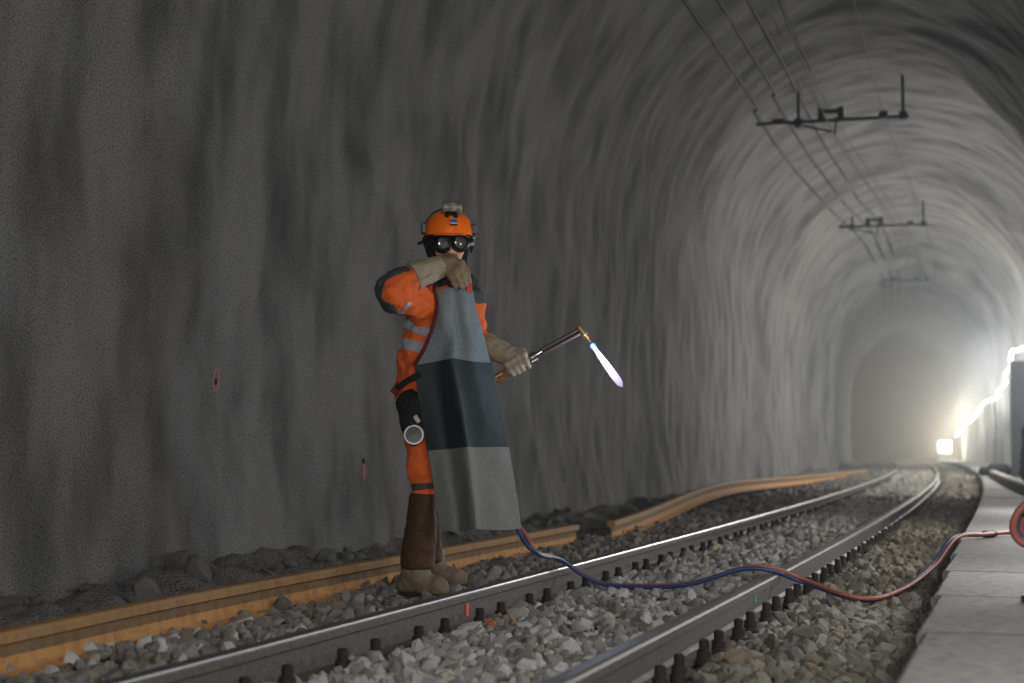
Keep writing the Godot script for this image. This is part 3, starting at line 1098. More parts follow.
# ------------------------------------------------------------------ the worker
func grid_cloth(called: String, parent: Node, m: Material, rows: Array, thick: float, per_u: int, per_v: int, wrinkle: float) -> MeshInstance3D:
	# rows of control points across the cloth; a sheet of real thickness is laid through them
	var lines := []
	for r in rows:
		lines.append(catmull(r, per_u))
	var nu: int = lines[0].size()
	var cols := []
	for i in nu:
		cols.append(catmull(lines.map(func(l): return l[i]), per_v))
	var nv: int = cols[0].size()
	var p := func(i: int, j: int) -> Vector3:
		return cols[clampi(i, 0, nu - 1)][clampi(j, 0, nv - 1)]
	var v := PackedVector3Array()
	var n := PackedVector3Array()
	var idx := PackedInt32Array()
	for side in 2:
		for i in nu:
			for j in nv:
				var nn: Vector3 = (p.call(i + 1, j) - p.call(i - 1, j)).cross(p.call(i, j + 1) - p.call(i, j - 1)).normalized()
				if nn.z < 0:
					nn = -nn
				var at: Vector3 = p.call(i, j)
				at += nn * (wrinkle * noise_b.get_noise_3dv(at * Vector3(7.0, 3.5, 7.0)) - (thick if side == 1 else 0.0))
				v.append(at)
				n.append(nn if side == 0 else -nn)
		var first := side * nu * nv
		for i in nu - 1:
			for j in nv - 1:
				var b := first + i * nv + j
				idx.append_array([b, b + 1, b + nv, b + 1, b + nv + 1, b + nv])
	# normals from the rippled front face
	for i in nu:
		for j in nv:
			var a := i * nv + j
			var du := v[mini(i + 1, nu - 1) * nv + j] - v[maxi(i - 1, 0) * nv + j]
			var dv := v[i * nv + mini(j + 1, nv - 1)] - v[i * nv + maxi(j - 1, 0)]
			var nn := du.cross(dv).normalized()
			if nn.z < 0:
				nn = -nn
			n[a] = nn
			n[a + nu * nv] = -nn
	# edges
	var rim := []
	for i in nu:
		rim.append(i * nv)
	for j in range(1, nv):
		rim.append((nu - 1) * nv + j)
	for i in range(nu - 2, -1, -1):
		rim.append(i * nv + nv - 1)
	for j in range(nv - 2, 0, -1):
		rim.append(j)
	for k in rim.size():
		var a: int = rim[k]
		var b: int = rim[(k + 1) % rim.size()]
		var first := v.size()
		var mid: Vector3 = (p.call(nu / 2, nv / 2))
		var e := (v[b] - v[a]).cross(n[a]).normalized()
		if e.dot(v[a] - mid) < 0:
			e = -e
		for q in [a, b, a + nu * nv, b + nu * nv]:
			v.append(v[q]); n.append(e)
		idx.append_array([first, first + 1, first + 2, first + 1, first + 3, first + 2])
	return obj(called, mk(v, n, idx), m, parent)

func build_person() -> void:
	var person := thing("person", "worker in orange hi-vis jacket, helmet, goggles and long grey leather apron holding a torch", "person", Transform3D(Basis(Vector3.UP, YAW), track(6.0, -0.90, 0.085)))
	# body: torso, limbs and head as one surface (mostly under the clothes)
	var frame_prims := [
		[Vector3(0.0425, 1.2869, -0.0000), Vector3(-0.0069, 1.0196, -0.0000), 0.115, 0.115], [Vector3(-0.0069, 1.0196, -0.0000), Vector3(-0.0200, 0.8728, -0.0000), 0.115, 0.12],
		[Vector3(0.0108, 1.3193, 0.0900), Vector3(0.1683, 1.3517, -0.0900), 0.06, 0.06], [Vector3(0.0929, 1.3794, 0.0000), Vector3(0.0980, 1.4697, 0.0200), 0.055, 0.055],
		[Vector3(-0.0140, 1.3152, 0.1300), Vector3(-0.1513, 1.3542, 0.2700), 0.045, 0.04], [Vector3(-0.1513, 1.3587, 0.2700), Vector3(0.0611, 1.4744, 0.2000), 0.038, 0.03],
		[Vector3(0.1864, 1.3444, -0.1100), Vector3(0.2104, 1.1792, -0.1000), 0.045, 0.04], [Vector3(0.2104, 1.1792, -0.1000), Vector3(0.3923, 1.0748, 0.0000), 0.038, 0.03],
		[Vector3(-0.0350, 0.8622, 0.0500), Vector3(-0.0275, 0.6448, 0.0800), 0.07, 0.042], [Vector3(-0.0275, 0.6448, 0.0800), Vector3(-0.0405, 0.1324, 0.0500), 0.038, 0.034],
		[Vector3(0.0035, 0.8658, -0.0700), Vector3(0.0112, 0.6298, -0.2000), 0.07, 0.042], [Vector3(0.0112, 0.6298, -0.2000), Vector3(-0.0202, 0.1264, -0.3700), 0.036, 0.032]]
	var torso := body(frame_prims, 0.014, 0.04)
	var head_prims := [
		[Vector3(0.0905, 1.6737, 0.0200), Vector3(0.0929, 1.6273, 0.0200), 0.086, 0.086], [Vector3(0.0967, 1.5766, 0.0500), Vector3(0.1019, 1.5107, 0.0600), 0.066, 0.045],
		[Vector3(0.0965, 1.6062, 0.1000), Vector3(0.1025, 1.5519, 0.1280), 0.009, 0.013], [Vector3(0.0838, 1.5515, 0.1150), Vector3(0.1200, 1.5515, 0.1150), 0.009, 0.009],
		[Vector3(0.0550, 1.5533, 0.0850), Vector3(0.0685, 1.5356, 0.0800), 0.022, 0.02], [Vector3(0.1414, 1.5540, 0.0800), Vector3(0.1323, 1.5359, 0.0780), 0.022, 0.02],
		[Vector3(0.0744, 1.5184, 0.1060), Vector3(0.1289, 1.5184, 0.1060), 0.007, 0.007], [Vector3(0.0937, 1.5146, 0.0300), Vector3(0.0982, 1.4142, 0.0200), 0.056, 0.058]]
	var head := body(head_prims, 0.005, 0.018)
	obj("body", join([[torso, Transform3D()], [head, Transform3D()]]), M.skin, person)
	# black hood round the face and black collar
	obj("hood", body([[Vector3(0.0827, 1.6675, -0.0000), Vector3(0.0831, 1.5923, 0.0050), 0.104, 0.10], [Vector3(0.0834, 1.5730, 0.0100), Vector3(0.0974, 1.4118, -0.0000), 0.085, 0.095]], 0.008, 0.03, 0.0, 0.006, 14.0, [["p", Vector3(0.0945, 1.6128, 0.0550), vee(0.15, -0.10, 1).normalized()]]), M.black_cloth, person)
	obj("collar", body([[Vector3(0.0543, 1.4141, 0.0600), Vector3(0.1632, 1.4211, 0.0400), 0.045, 0.045], [Vector3(0.0264, 1.4015, 0.0500), Vector3(0.0645, 1.3981, 0.0800), 0.035, 0.035], [Vector3(0.1625, 1.4419, 0.0200), Vector3(0.1982, 1.4188, -0.0200), 0.032, 0.03]], 0.007, 0.03, 0.0, 0.008, 14.0), M.black_cloth, person)
	# jacket
	var jacket_prims := [
		[Vector3(0.0517, 1.2869, -0.0000), Vector3(0.0022, 1.0288, 0.0000), 0.150, 0.145], [Vector3(0.0022, 1.0288, 0.0000), Vector3(-0.0155, 0.9003, 0.0000), 0.140, 0.140],
		[Vector3(0.0108, 1.3148, 0.0900), Vector3(0.1730, 1.3423, -0.0900), 0.088, 0.075],
		[Vector3(-0.0185, 1.3062, 0.1300), Vector3(-0.1335, 1.3409, 0.2700), 0.080, 0.076], [Vector3(-0.1425, 1.3587, 0.2700), Vector3(-0.0562, 1.4195, 0.2450), 0.070, 0.056],
		[Vector3(0.1911, 1.3397, -0.1100), Vector3(0.2104, 1.1839, -0.1000), 0.062, 0.050], [Vector3(0.2104, 1.1839, -0.1000), Vector3(0.3276, 1.1097, -0.0400), 0.048, 0.04]]
	var wrist: Vector3 = Vector3(-0.0562, 1.4195, 0.2450)
	var hand_way: Vector3 = (Vector3(0.0611, 1.4744, 0.2000) - wrist).normalized()
	var jacket := obj("jacket", body(jacket_prims, 0.0085, 0.035, 0.0, 0.021, 11.0, [["p", Vector3(-0.0154, 0.8728, -0.0000), vee(-0.1, -1, 0).normalized()]]), M.orange, person)
	var up_t: Vector3 = (Vector3(0.0517, 1.2869, -0.0000) - Vector3(-0.0067, 0.9737, -0.0000)).normalized()
	var torso_only := jacket_prims.slice(0, 2)
	var band_tilt := (up_t + vee(0.25, 0, 0.0)).normalized()
	obj("reflective_stripe", body(torso_only, 0.007, 0.035, 0.004, 0.021, 11.0, [["b", Vector3(-0.0662, 1.2116, 0.1500), band_tilt, 0.026]]), M.reflective, jacket)
	obj("reflective_stripe", body(torso_only, 0.007, 0.035, 0.004, 0.021, 11.0, [["b", Vector3(-0.0657, 1.1238, 0.1500), (up_t + vee(0.08, 0, 0)).normalized(), 0.027]]), M.reflective, jacket)
	# grey elbow and upper sleeve panel, sleeve stripe, shoulder panel
	var sleeve := jacket_prims.slice(3, 5)
	obj("sleeve_panel", body(sleeve, 0.0075, 0.035, 0.003, 0.021, 11.0, [["p", Vector3(-0.1358, 1.4040, 0.3000), vee(0.45, -0.86, 0.25).normalized()], ["p", wrist - hand_way * 0.005, hand_way]]), M.cloth_grey, jacket)
	obj("elbow_panel", body(sleeve, 0.0075, 0.035, 0.004, 0.021, 11.0, [["s", Vector3(-0.2219, 1.3542, 0.2700), 0.082]]), M.cloth_grey, jacket)
	obj("sleeve_panel", body(sleeve, 0.0075, 0.035, 0.0035, 0.021, 11.0, [["p", Vector3(-0.1440, 1.2935, 0.3000), vee(0.42, 0.9, 0.0).normalized()], ["p", Vector3(-0.1175, 1.2803, 0.3000), vee(1, -0.1, 0).normalized()]]), M.cloth_grey, jacket)
	obj("reflective_stripe", body(sleeve, 0.0075, 0.035, 0.004, 0.021, 11.0, [["b", Vector3(-0.1077, 1.2902, 0.2000), vee(0.85, -0.45, -0.3).normalized(), 0.011], ["p", Vector3(-0.1001, 1.3068, 0.3000), vee(0, 1, 0)]]), M.reflective, jacket)
	obj("shoulder_panel", body(jacket_prims.slice(5, 6) + [jacket_prims[2]], 0.0075, 0.035, 0.0035, 0.021, 11.0, [["p", Vector3(0.2148, 1.3246, -0.1000), vee(0.2, -1, 0).normalized()], ["p", Vector3(0.1773, 1.3763, -0.1000), vee(-1, 0, 0.2).normalized()]]), M.cloth_grey, jacket)
	# trousers with a dark knee band
	var leg_prims := [[Vector3(-0.0273, 0.8901, 0.0300), Vector3(-0.0286, 0.7440, 0.0700), 0.110, 0.080], [Vector3(-0.0286, 0.7440, 0.0700), Vector3(-0.0225, 0.5998, 0.0850), 0.074, 0.064], [Vector3(-0.0225, 0.5998, 0.0850), Vector3(-0.0128, 0.4429, 0.0850), 0.064, 0.048],
		[Vector3(0.0138, 0.8929, -0.0500), Vector3(0.0178, 0.7000, -0.1600), 0.11, 0.085], [Vector3(0.0178, 0.7000, -0.1600), Vector3(-0.0077, 0.3917, -0.3000), 0.08, 0.058]]
	var trousers := obj("trousers", body(leg_prims, 0.009, 0.03, 0.0, 0.016, 10.0), M.orange, person)
	obj("knee_band", body(leg_prims.slice(2, 3), 0.007, 0.03, 0.004, 0.012, 10.0, [["b", Vector3(-0.0130, 0.4922, 0.0850), vee(-0.08, 1, 0).normalized(), 0.016]]), M.cloth_grey, trousers)
	# leather gaiters over the boots
	for g in [[Vector3(-0.0128, 0.4608, 0.0850), Vector3(-0.0429, 0.1503, 0.0500), 0.061, 0.080, 1.0], [Vector3(-0.0073, 0.4253, -0.2900), Vector3(-0.0197, 0.1462, -0.3600), 0.052, 0.068, 1.0]]:
		obj("gaiter", body([[g[0], g[1], g[2], g[3]]], 0.008, 0.02, 0.0, 0.008, 10.0, [["p", g[0], vee(0.06, 1, 0.05).normalized()], ["p", g[1] + vee(0, -0.03, 0), vee(0, -1, 0)]]), M.leather_brown, person)
	for b in [[vee(-0.088, 0.055, 0.0), vee(0.055, 0.045, 0.10), Vector3(-0.0495, 0.1146, 0.0500)], [vee(-0.045, 0.05, -0.44), vee(0.125, 0.042, -0.35), vee(-0.01, 0.13, -0.42)]]:
		var heel: Vector3 = b[0]
		var toe: Vector3 = b[1]
		var bt := obj("boot", body([[heel, toe, 0.047, 0.04], [heel, b[2], 0.05, 0.062], [heel.lerp(toe, 0.5) + vee(0, 0.01, 0), b[2], 0.048, 0.06], [heel.lerp(toe, 0.65), toe, 0.048, 0.043]], 0.007, 0.02, 0.0, 0.008, 16.0, [["p", vee(0, 0.012, 0), vee(0, -1, 0)]]), M.boot, person)
		obj("sole", body([[heel + vee(0, -0.035, 0), toe + vee(0, -0.032, 0), 0.05, 0.046]], 0.007, 0.02, 0.0, 0.0, 1.0, [["p", vee(0, 0.0, 0), vee(0, -1, 0)], ["p", vee(0, 0.016, 0), vee(0, 1, 0)]]), M.sole, bt)
	# apron: grey bib, dark green middle, grey lower panel; folds run down it
	var ap := Node3D.new()
	ap.name = "apron"
	person.add_child(ap)
	grid_cloth("bib", ap, M.bib, [
		[Vector3(0.0331, 1.3743, 0.1700), Vector3(0.0647, 1.3737, 0.1750), Vector3(0.1046, 1.3794, 0.1650), Vector3(0.1259, 1.3814, 0.1350), Vector3(0.1530, 1.3827, 0.1350), Vector3(0.2034, 1.3929, 0.0850)],
		[Vector3(0.0476, 1.3141, 0.1850), Vector3(0.0662, 1.3082, 0.1990), Vector3(0.1060, 1.3091, 0.1900), Vector3(0.1278, 1.3111, 0.1570), Vector3(0.1673, 1.3127, 0.1550), Vector3(0.2174, 1.3239, 0.0900)],
		[Vector3(0.0348, 1.2239, 0.1900), Vector3(0.0760, 1.2219, 0.2120), Vector3(0.1156, 1.2230, 0.2000), Vector3(0.1383, 1.2250, 0.1620), Vector3(0.1858, 1.2261, 0.1650), Vector3(0.2379, 1.2373, 0.0900)],
		[Vector3(0.0040, 1.1254, 0.1900), Vector3(0.0758, 1.1335, 0.2010), Vector3(0.1298, 1.1325, 0.2150), Vector3(0.1535, 1.1342, 0.1730), Vector3(0.2087, 1.1354, 0.1750), Vector3(0.2607, 1.1417, 0.0900)],
		[Vector3(-0.0501, 1.0280, 0.1750), Vector3(0.0483, 1.0456, 0.1790), Vector3(0.1154, 1.0555, 0.2350), Vector3(0.1396, 1.0571, 0.1890), Vector3(0.2134, 1.0459, 0.1750), Vector3(0.2880, 1.0467, 0.0850)]], 0.004, 7, 7, 0.010)
	grid_cloth("middle_panel", ap, M.skirt, [
		[Vector3(-0.0520, 1.0299, 0.1800), Vector3(0.0441, 1.0475, 0.1840), Vector3(0.1156, 1.0575, 0.2400), Vector3(0.1398, 1.0590, 0.1940), Vector3(0.2135, 1.0478, 0.1800), Vector3(0.2903, 1.0487, 0.0900)],
		[Vector3(-0.0400, 0.9382, 0.1850), Vector3(0.0528, 0.9432, 0.1720), Vector3(0.1362, 0.9442, 0.2500), Vector3(0.1616, 0.9452, 0.1980), Vector3(0.2313, 0.9433, 0.1700), Vector3(0.3108, 0.9423, 0.0900)],
		[Vector3(-0.0213, 0.8135, 0.1900), Vector3(0.0705, 0.8186, 0.1600), Vector3(0.1589, 0.8206, 0.2600), Vector3(0.1858, 0.8207, 0.2020), Vector3(0.2582, 0.8185, 0.1650), Vector3(0.3380, 0.8157, 0.0950)],
		[Vector3(0.0133, 0.6451, 0.2000), Vector3(0.0975, 0.6539, 0.1520), Vector3(0.1838, 0.6628, 0.2700), Vector3(0.2126, 0.6615, 0.2040), Vector3(0.2851, 0.6628, 0.1650), Vector3(0.3696, 0.6628, 0.1000)]], 0.004, 7, 7, 0.008)
	grid_cloth("lower_panel", ap, M.hem, [
		[Vector3(0.0135, 0.6518, 0.2030), Vector3(0.0976, 0.6583, 0.1550), Vector3(0.1839, 0.6672, 0.2730), Vector3(0.2126, 0.6659, 0.2070), Vector3(0.2852, 0.6672, 0.1680), Vector3(0.3696, 0.6672, 0.1030)],
		[Vector3(0.0337, 0.5305, 0.2000), Vector3(0.1152, 0.5337, 0.1400), Vector3(0.1995, 0.5451, 0.2750), Vector3(0.2297, 0.5424, 0.2030), Vector3(0.3074, 0.5429, 0.1600), Vector3(0.3921, 0.5373, 0.1000)],
		[Vector3(0.0519, 0.4118, 0.2000), Vector3(0.1331, 0.4091, 0.1320), Vector3(0.2130, 0.4280, 0.2800), Vector3(0.2446, 0.4237, 0.2020), Vector3(0.3253, 0.4232, 0.1550), Vector3(0.4100, 0.4165, 0.0950)],
		[Vector3(0.0700, 0.2978, 0.2000), Vector3(0.1468, 0.2937, 0.1300), Vector3(0.2243, 0.3114, 0.2850), Vector3(0.2573, 0.3052, 0.2000), Vector3(0.3431, 0.2996, 0.1550), Vector3(0.4257, 0.3025, 0.0900)]], 0.004, 7, 7, 0.010)
	obj("strap", tube(catmull([Vector3(0.0353, 1.4015, 0.1300), Vector3(0.0356, 1.3602, 0.1750), Vector3(0.0454, 1.3051, 0.1850), Vector3(0.0348, 1.2239, 0.1900), Vector3(-0.0005, 1.1209, 0.1900), Vector3(-0.0546, 1.0280, 0.1750)], 6), 0.009, 8), M.red_strap, ap)
	obj("tab", cbox(Vector3(0.028, 0.042, 0.008), 0.002), M.red_tab, ap, Transform3D(Basis(Vector3.UP, 0.4), Vector3(0.1884, 1.3895, 0.1150)))
	var belt := obj("belt", tube(catmull([Vector3(-0.1433, 0.9230, 0.1200), Vector3(-0.1173, 0.9390, 0.1650), Vector3(-0.0851, 0.9607, 0.1800), Vector3(-0.0533, 0.9780, 0.1900), Vector3(-0.0269, 0.9917, 0.1850)], 5), 0.013, 8), M.black_cloth, person)
	obj("belt_buckle", cbox(Vector3(0.035, 0.05, 0.015), 0.004), M.red_strap, belt, Transform3D(Basis(Vector3.BACK, -0.6), Vector3(-0.1341, 0.9262, 0.1500)))
	# pouch on the hip with a round metal lid and a clip
	var pouch := obj("pouch", body([[Vector3(-0.0747, 0.8597, 0.1300), Vector3(-0.0639, 0.7698, 0.1500), 0.062, 0.052], [Vector3(-0.0639, 0.7698, 0.1500), Vector3(-0.0547, 0.7162, 0.1500), 0.05, 0.042]], 0.007, 0.02, 0.0, 0.01, 12.0), M.black_cloth, person)
	var face := along(Vector3(-0.0508, 0.7202, 0.2060), Vector3(-0.0506, 0.7367, 0.3060))
	obj("lid", lathe([Vector2(0, -0.012), Vector2(0.042, -0.012), Vector2(0.042, 0.004), Vector2(0.0, 0.006)], 24, face), M.lid_grey, pouch)
	obj("lid_rim", lathe([Vector2(0.037, 0.005), Vector2(0.0435, 0.003), Vector2(0.0445, 0.009), Vector2(0.037, 0.010)], 24, face), M.white, pouch)
	obj("clip", cbox(Vector3(0.022, 0.04, 0.012), 0.004), M.lamp_grey, pouch, Transform3D(Basis(Vector3.BACK, 0.6), Vector3(-0.0383, 0.7911, 0.2000)))
	build_helmet(person)
	build_gloves(person)

func build_helmet(person: Node3D) -> void:
	var c: Vector3 = Vector3(0.0906, 1.6365, 0.0200)
	var tilt := Basis(Vector3.UP, 0.12) * Basis(Vector3.RIGHT, 0.06)
	var prof := []
	for k in 13:
		var t := PI / 2 * k / 12.0
		prof.append(Vector2(pow(cos(t), 0.8) * 0.112, 0.122 * pow(sin(t), 0.95)))
	prof.push_front(Vector2(0.114, -0.012))
	var hx := Transform3D(tilt * Basis.from_scale(Vector3(1, 1, 1.16)), c)
	var shell := obj("helmet", lathe(prof, 32, hx, true), M.helmet, person)
	obj("helmet_rim", lathe([Vector2(0.104, -0.018), Vector2(0.117, -0.018), Vector2(0.120, -0.010), Vector2(0.117, -0.002), Vector2(0.108, -0.002)], 32, hx), M.black_plastic, shell)
	# short peak
	var peak := []
	for k in 9:
		var a := lerpf(-0.9, 0.9, k / 8.0)
		peak.append([c + tilt * vee(sin(a) * 0.110, 0.004, cos(a) * 0.125), c + tilt * vee(sin(a) * 0.118, -0.004, cos(a) * 0.125 + 0.024 * cos(a * 1.6))])
	var rows := [[], []]
	for q in peak:
		rows[0].append(q[0])
		rows[1].append(q[1])
	grid_cloth("peak", shell, M.helmet, rows, 0.005, 2, 3, 0.0)
	# ridge, side clips
	obj("ridge", tube(catmull([c + tilt * vee(0, 0.066, 0.120), c + tilt * vee(0, 0.105, 0.08), c + tilt * vee(0, 0.124, 0.0), c + tilt * vee(0, 0.10, -0.09)], 5), 0.012, 8), M.helmet, shell)
	for side in [-1, 1]:
		obj("side_clip", cbox(Vector3(0.022, 0.05, 0.06), 0.008), M.black_plastic, shell, Transform3D(tilt, c + tilt * vee(side * 0.115, 0.030, 0.01)))
		obj("chin_strap", tube(catmull([c + tilt * vee(side * 0.108, -0.01, 0.02), c + tilt * vee(side * 0.112, -0.04, 0.035), c + tilt * vee(side * 0.098, -0.075, 0.05)], 4), 0.007, 6), M.black_cloth, shell)
	obj("strap_end", tube(catmull([c + tilt * vee(-0.112, -0.02, 0.0), c + tilt * vee(-0.128, -0.035, 0.0), c + tilt * vee(-0.142, -0.038, 0.0)], 4), 0.007, 6), M.black_cloth, shell)
	# head lamp in its holder
	var holder := obj("lamp_holder", join([[cbox(Vector3(0.062, 0.034, 0.045), 0.01), Transform3D(tilt * Basis(Vector3.RIGHT, -0.6), c + tilt * vee(0.006, 0.094, 0.108))]]), M.black_plastic, shell)
	var lampc := c + tilt * vee(0.006, 0.120, 0.112)
	obj("head_lamp", lathe([Vector2(0, -0.045), Vector2(0.024, -0.045), Vector2(0.028, -0.038), Vector2(0.028, 0.038), Vector2(0.024, 0.045), Vector2(0, 0.045)], 16, Transform3D(tilt * Basis(Vector3.BACK, PI / 2), lampc)), M.lamp_grey, holder)
	obj("lamp_lens", lathe([Vector2(0.0, 0.012), Vector2(0.016, 0.009), Vector2(0.022, 0.0)], 16, Transform3D(tilt * Basis(Vector3.RIGHT, PI / 2 - 0.1), lampc + tilt * vee(0, 0.002, 0.020)), true), M.lamp_glass, holder)
	# emblem: blue field over a white and a black bar
	var ec := c + tilt * vee(0.014, 0.050, 0.130)
	var lean := tilt * Basis(Vector3.RIGHT, -0.42)
	obj("emblem_field", cbox(Vector3(0.031, 0.017, 0.004), 0.001), M.blue, shell, Transform3D(lean, ec + lean * vee(0, 0.007, 0)))
	obj("emblem_bar", cbox(Vector3(0.031, 0.007, 0.004), 0.001), M.white, shell, Transform3D(lean, ec + lean * vee(0, -0.005, 0)))
	obj("emblem_bar", cbox(Vector3(0.031, 0.006, 0.004), 0.001), M.black_plastic, shell, Transform3D(lean, ec + lean * vee(0, -0.0115, 0)))
	# goggles
	var gl: Vector3 = Vector3(0.0705, 1.5797, 0.1250)
	var gr: Vector3 = Vector3(0.1449, 1.5857, 0.1150)
	var goggles := obj("goggles", body([[gl, gl + vee(0.004, 0, 0.012), 0.040, 0.037], [gr, gr + vee(0.004, 0, 0.012), 0.040, 0.037], [gl + vee(0, 0.018, 0), gr + vee(0, 0.018, 0), 0.02, 0.02], [Vector3(0.0227, 1.5954, 0.0800), gl, 0.034, 0.034], [Vector3(0.1775, 1.6014, 0.0700), gr, 0.034, 0.034]], 0.0045, 0.008, 0.0, 0.0, 1.0, [["b", (gl + gr) * 0.5, vee(0.18, -0.05, 1).normalized(), 0.042]]), M.black_plastic, person)
	for e in [gl, gr]:
		var f := along(e + vee(0.006, 0, 0.030), e + vee(0.03, -0.01, 0.13))
		obj("lens_ring", lathe([Vector2(0.026, 0.0), Vector2(0.035, 0.0), Vector2(0.036, 0.012), Vector2(0.031, 0.015), Vector2(0.027, 0.012)], 24, f), M.black_plastic, goggles)
		obj("goggle_lens", lathe([Vector2(0.029, 0.010), Vector2(0.015, 0.0125), Vector2(0.0, 0.013)], 24, f, true), M.lens, goggles)
	obj("goggle_strap", tube(catmull([Vector3(0.0227, 1.5954, 0.0800), Vector3(-0.0077, 1.6119, 0.0300), Vector3(-0.0207, 1.6253, -0.0300)], 4), 0.014, 6), M.black_cloth, goggles)

func finger(pts: Array, r0: float, r1: float) -> Array:
	var out := []
	for k in pts.size() - 1:
		out.append([pts[k], pts[k + 1], lerpf(r0, r1, float(k) / (pts.size() - 1)), lerpf(r0, r1, float(k + 1) / (pts.size() - 1))])
	return out

func build_gloves(person: Node3D) -> void:
	# right hand before the mouth: gauntlet, palm, four curled fingers and the thumb
	var wrist: Vector3 = Vector3(-0.0562, 1.4195, 0.2450)
	var g := obj("glove", null, M.leather_tan_dark, person)
	var hand := [[Vector3(0.0525, 1.4715, 0.2050), Vector3(0.1060, 1.4827, 0.2050), 0.043, 0.036], [Vector3(0.0611, 1.4924, 0.2000), Vector3(0.1192, 1.4924, 0.2000), 0.03, 0.026], [Vector3(0.0662, 1.4506, 0.2100), Vector3(0.1021, 1.4545, 0.2150), 0.03, 0.026]]
	hand += finger([Vector3(0.1105, 1.5007, 0.2050), Vector3(0.1558, 1.4850, 0.2220), Vector3(0.1823, 1.4459, 0.2120), Vector3(0.1906, 1.4083, 0.1880)], 0.0175, 0.0125)
	hand += finger([Vector3(0.1109, 1.4837, 0.2150), Vector3(0.1476, 1.4581, 0.2400), Vector3(0.1651, 1.4237, 0.2280), Vector3(0.1754, 1.3912, 0.2000)], 0.0175, 0.0125)
	hand += finger([Vector3(0.1023, 1.4651, 0.2200), Vector3(0.1323, 1.4373, 0.2450), Vector3(0.1452, 1.4076, 0.2320), Vector3(0.1555, 1.3816, 0.2050)], 0.017, 0.012)
	hand += finger([Vector3(0.0932, 1.4500, 0.2150), Vector3(0.1143, 1.4203, 0.2380), Vector3(0.1250, 1.3972, 0.2250), Vector3(0.1309, 1.3771, 0.2050)], 0.0155, 0.0115)
	hand += finger([Vector3(0.0692, 1.5034, 0.1850), Vector3(0.0999, 1.5212, 0.1700), Vector3(0.1310, 1.5203, 0.1600)], 0.018, 0.013)
	g.mesh = body(hand, 0.0045, 0.010, 0.0, 0.004, 30.0)
	var way: Vector3 = (Vector3(0.0611, 1.4744, 0.2000) - wrist).normalized()
	obj("gauntlet", body([[wrist, Vector3(0.0614, 1.4715, 0.2050), 0.066, 0.050]], 0.006, 0.02, 0.0, 0.008, 14.0, [["p", wrist + way * 0.0, -way], ["p", Vector3(0.0614, 1.4715, 0.2050) + way * 0.012, way]]), M.leather_tan, g)
	obj("seam", tube(catmull([Vector3(-0.0515, 1.3807, 0.3100), Vector3(-0.0041, 1.4043, 0.2970), Vector3(0.0467, 1.4397, 0.2620), Vector3(0.0815, 1.4590, 0.2500)], 4), 0.0028, 6), M.leather_tan, g)
	# left hand closed round the torch handle
	var a0: Vector3 = Vector3(0.3146, 0.9883, 0.0300)
	var a1: Vector3 = Vector3(0.6933, 1.1950, 0.0500)
	var ax := (a1 - a0).normalized()
	var upv := (vee(0, 1, 0) - ax * ax.y).normalized()
	var zz := ax.cross(upv)
	if zz.z < 0:
		zz = -zz
	var at := func(px: float) -> Vector3:
		return a0 + ax * px
	var g2 := obj("glove", null, M.leather_tan, person)
	var hand2 := [[Vector3(0.3693, 1.0886, 0.0000), Vector3(0.4151, 1.0778, 0.0250), 0.042, 0.036], [Vector3(0.3831, 1.1001, 0.0000), Vector3(0.4289, 1.0964, 0.0200), 0.026, 0.024]]
	for k in 4:
		var c: Vector3 = at.call(0.068 + 0.027 * k)
		var big := 0.0175 if k > 0 else 0.0155
		hand2 += finger([c + upv * 0.026 - zz * 0.012, c + upv * 0.024 + zz * 0.022, c - upv * 0.010 + zz * 0.034, c - upv * 0.030 + zz * 0.012], big, 0.0125)
	var tc: Vector3 = at.call(0.145)
	hand2 += finger([Vector3(0.4014, 1.1010, 0.0200), tc + upv * 0.036 + zz * 0.012, tc + upv * 0.026 + ax * 0.012 + zz * 0.028], 0.019, 0.0135)
	g2.mesh = body(hand2, 0.0045, 0.010, 0.0, 0.004, 30.0)
	var cuff_a: Vector3 = Vector3(0.2670, 1.1303, -0.0700)
	var cuff_b: Vector3 = Vector3(0.3785, 1.0836, 0.0050)
	var cw := (cuff_b - cuff_a).normalized()
	obj("gauntlet", body([[cuff_a, cuff_b, 0.064, 0.046]], 0.006, 0.02, 0.0, 0.008, 14.0, [["p", cuff_a - cw * 0.02, -cw]]), M.leather_tan, g2)

